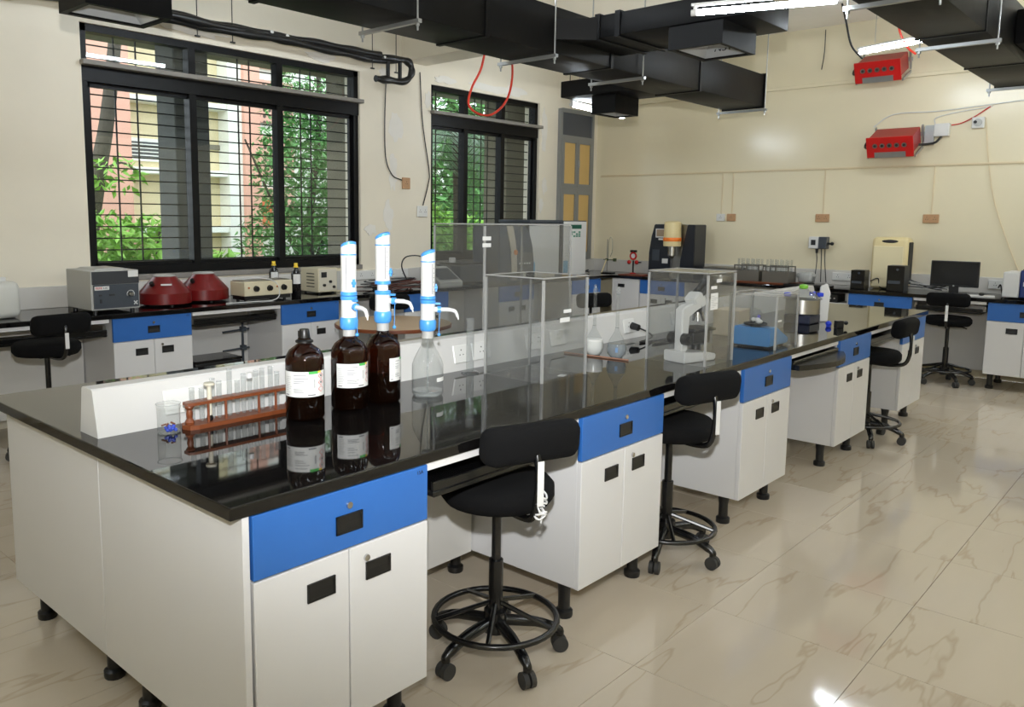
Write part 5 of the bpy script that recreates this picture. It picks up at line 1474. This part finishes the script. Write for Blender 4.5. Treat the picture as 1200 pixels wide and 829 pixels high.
def diffuser(parent, x0, x1, y0, y1, z0, z1, txt=None):
    bm = BM(); t = .03
    for p in ((x0, x1, y0, y0 + t), (x0, x1, y1 - t, y1), (x0, x0 + t, y0 + t, y1 - t), (x1 - t, x1, y0 + t, y1 - t)): bx(bm, p[0], p[1], p[2], p[3], z0, z1)
    d = obj('diffuser', bm, M_duct, parent)
    bm = BM()
    cx, cy = (x0 + x1) / 2, (y0 + y1) / 2
    a = [(x0 + t, y0 + t, z0 + .012), (x1 - t, y0 + t, z0 + .012), (x1 - t, y1 - t, z0 + .012), (x0 + t, y1 - t, z0 + .012)]
    k = .45
    b2_ = [(cx + (p[0] - cx) * k, cy + (p[1] - cy) * k, z0 + .1) for p in a]
    A = [bm.verts.new(p) for p in a]; B = [bm.verts.new(p) for p in b2_]
    for i in range(4): bm.faces.new((A[i], A[(i + 1) % 4], B[(i + 1) % 4], B[i]))
    bm.faces.new(B)
    obj('metal_throat', bm, M_alum, d)
    if txt:
        text_mesh('marker_writing', txt, .07, M_ink, d, (x1 - t - .05, cy, z0 + .055), (rad(90) - math.atan2(.08, .11) + .2, 0, -PI / 2))
    return d
diffuser(da, 3.82, 4.3, .66, 1.03, 2.655, 2.7995, 'NSV')
diffuser(da, 5.5, 5.9, 2.5, 2.76, 2.555, 2.7195)
diffuser(da, .76, 1.21, 2.5, 2.83, 2.605, 2.7995)
dbt = thing('side_duct', 'black insulated air duct at the upper right of the room', 'air duct')
yc_, yd_ = -.56, -.19
for a, b_ in zip([-.9, .5, 1.9, 3.3, 4.7, 6.0], [.5, 1.9, 3.3, 4.7, 6.0, 7.1]):
    bm = BM(); shell(bm, a, b_, yc_, yd_, ZD, ZDT + .03); obj('duct_section', bm, M_duct, dbt, True)
for x in (.5, 1.9, 3.3, 4.7, 6.0):
    bm = BM(); bx(bm, x - .012, x + .012, yc_ - .006, yd_ + .006, ZD - .006, ZDT + .036); obj('joint_band', bm, M_duct, dbt)
bm = BM(); bx(bm, 7.09, 7.11, yc_ - .012, yd_ + .012, ZD - .012, ZDT + .042); obj('end_flange', bm, M_duct, dbt)
bm = BM(); shell(bm, 5.55, 6.2, -2.2, yc_ - .001, 2.76, 2.98); obj('branch', bm, M_duct, dbt, True)
bm = BM(); bx(bm, 5.53, 6.22, -.7, -.66, 2.75, 2.99); obj('branch_band', bm, M_duct, dbt)
# trapeze hangers
def hanger(label, x, y0, y1, z, group='steel trapeze hangers of the ducts'):
    h = thing('duct_hanger', label, 'hanger', (x, 0, z), 0, group)
    bm = BM(); bx(bm, -.014, .014, y0 - .05, y1 + .05, -.03, -.0085); obj('channel', bm, M_galv, h)
    for y in (y0 - .03, y1 + .03):
        bm = BM(); cyl(bm, (0, y, -.07), (0, y, ZC - z), .0055, seg=8); cyl(bm, (0, y, -.045), (0, y, -.031), .012, seg=6); obj('rod', bm, M_galv, h)
    return h
hl = ['first trapeze hanger of the window-side duct, before the large window', 'second trapeze hanger of the window-side duct, above the red wire loop', 'third trapeze hanger of the window-side duct, below the branch', 'last trapeze hanger at the capped end of the window-side duct']
for k, x in enumerate((2.28, 3.56, 4.70, 7.0)): hanger(hl[k], x, ya, yb, ZD - .008 if k != 3 else ZD - .013)
hl = ['nearest trapeze hanger of the right duct, at the top edge', 'middle trapeze hanger of the right duct, above the tube light', 'trapeze hanger at the far end of the right duct']
for k, x in enumerate((3.55, 4.9, 7.02)): hanger(hl[k], x, yc_, yd_, ZD - .008)
for k, (x, y) in enumerate(((4.4, .55), (4.4, 1.3))):
    pass
for k, (x, y, lab) in enumerate(((5.48, 3.0, 'below the far diffuser branch'), (2.5, 4.55, 'left of the pair above the large window'), (2.82, 4.55, 'right of the pair above the large window'), (4.35, 4.55, 'left of the pair near the pipe bracket'), (4.66, 4.55, 'right of the pair near the pipe bracket'))):
    z0 = 2.72 if k == 0 else 3.02
    bm = BM(); cyl(bm, (x, y, z0), (x, y, ZC), .004, seg=6); bx(bm, x - .02, x + .02, y - .01, y + .01, z0 - .006, z0 + .004)
    tag(obj('hanging_rod', bm, M_ink), 'thin hanging rod ' + lab, 'rod', 'thin hanging rods')

# black pipe bundle along the top of the large window
pbn = thing('pipe_bundle', 'lumpy black insulated pipe bundle above the large window with looped end', 'pipes')
rnd = random.Random(8)
for k in range(3):
    pts = [(1.2 + .36 * i, 4.56 + .03 * math.sin(k * 2.1 + i * .8), 3.13 + .022 * k - .02 + rnd.uniform(-.008, .008)) for i in range(10)]
    pts += [(4.75, 4.56, 3.16), (4.86, 4.56, 3.14 - .02 * k), (4.88, 4.56, 3.04), (4.78, 4.56, 2.95), (4.55, 4.56, 2.93 + .012 * k), (4.4, 4.56, 2.93)] if k < 2 else []
    bm = BM(); tube(bm, curve(pts, 6), [.032 + .005 * math.sin(i * .9 + k) for i in range((len(pts) - 1) * 6 + 1)], 8); obj('pipe', bm, M_black, pbn, True, angle=80)
for x in (4.56, 4.72):
    bm = BM(); tube(bm, [(x, 4.56, 2.93), (x, 4.56, 3.13)], .02, 8); obj('tie', bm, M_black, pbn, True)
bm = BM()
for x, z in ((3.2, 3.168), (3.36, 3.16), (3.72, 3.15), (3.76, 3.12), (4.36, 3.15), (4.5, 3.145)): ball(bm, (x, 4.535, z), .014, 1.4, .5, 1, 8, 6)
obj('white_fleck', bm, M_paper, pbn, True)
bm = BM(); bx(bm, -.4, 1.14, 4.5, 4.62, 3.04, 3.13, bev=.01); tag(obj('black_rail', bm, M_black), 'black rail at the upper left corner above the window', 'rail')
# red wire loop
wire('red_wire', 'red wire loop hanging below the window-side duct', [(4.9, 3.55, 3.25), (4.83, 3.55, 2.98), (4.7, 3.55, 2.78), (4.66, 3.55, 2.62), (4.8, 3.55, 2.55), (5.0, 3.55, 2.57), (5.2, 3.55, 2.72), (5.28, 3.55, 2.95), (5.26, 3.55, 3.2)], .011, mat('red_cable', (220, 60, 40), rough=.4), 'coloured wires', 8)
wire('black_wire', 'black wire falling from the right duct to the tube light', [(6.05, .76, 3.42), (6.05, .7, 3.2), (6.1, .66, 3.0), (6.2, .6, 2.9)], .008, M_black, 'coloured wires')
wire('red_wire', 'red wire pair behind the right duct above the upper red unit', [(7.6, .75, 3.735), (7.6, .75, 3.5), (7.6, .72, 3.35), (7.65, .66, 3.22), (7.7, .6, 3.16)], .01, mat('red_cable', (220, 60, 40)), 'coloured wires')

# tube lights
def tube_light(label, p0, p1, cut=None):
    p0, p1 = Vector(p0), Vector(p1)
    c = (p0 + p1) / 2; L = (p1 - p0).length
    t = thing('tube_light', label, 'tube light', c, math.atan2(p1.y - p0.y, p1.x - p0.x), 'hanging tube lights')
    bm = BM(); cyl(bm, (-L / 2 + .03, 0, 0), (L / 2 - .03, 0, 0), .016, seg=14); obj('tube', bm, M_tube, t, True)
    for s in (-1, 1):
        bm = BM(); cyl(bm, (s * (L / 2 - .03), 0, 0), (s * L / 2, 0, 0), .017, seg=14); obj('end_cap', bm, M_whitep, t, True)
        bm = BM(); bx(bm, s * (L / 2 - .02) - .008, s * (L / 2 - .02) + .008, -.01, .01, 0, .04); obj('holder', bm, M_whitep, t)
        bm = BM(); cyl(bm, (s * L * .36, 0, .06), (s * L * .36, 0, ZC - c.z - .002), .0025, seg=6); obj('suspension', bm, M_galv, t)
    bm = BM(); bx(bm, -L / 2, L / 2, -.012, .012, .034, .048); obj('batten', bm, M_whitep, t)
    return t
tube_light('lit tube light at the top centre before the duct branch', (3.21, .55, 2.7), (3.462, -.165, 2.7))
tube_light('lit tube light in front of the upper red wall unit', (6.9, .87, 3.08), (6.5, -.28, 3.08))
tube_light('lit tube light below the far diffuser, by the wall cupboard', (5.72, 3.16, 2.70), (6.92, 3.30, 2.70))
for k, (x, y, lab) in enumerate(((-1.9, .1, 'beside the near end of the island'), (.7, -2.7, 'over the aisle near the camera'), (3.0, -2.6, 'over the aisle in the middle'), (6.0, -2.6, 'over the aisle at the far right'), (7.5, -1.9, 'right of the far bench'), (7.4, -3.6, 'in the far right corner'), (4.5, -3.9, 'along the right wall'), (-1.4, 1.6, 'left of the island'), (2.4, 1.98, 'above the window-side duct'), (2.9, 2.7, 'before the large window'), (-1.2, -3.4, 'behind the camera'))):  # extra unseen tubes, added to light the room more evenly
    tube_light('added tube light out of view ' + lab, (x - .6, y, 3.2), (x + .6, y + .02, 3.2))
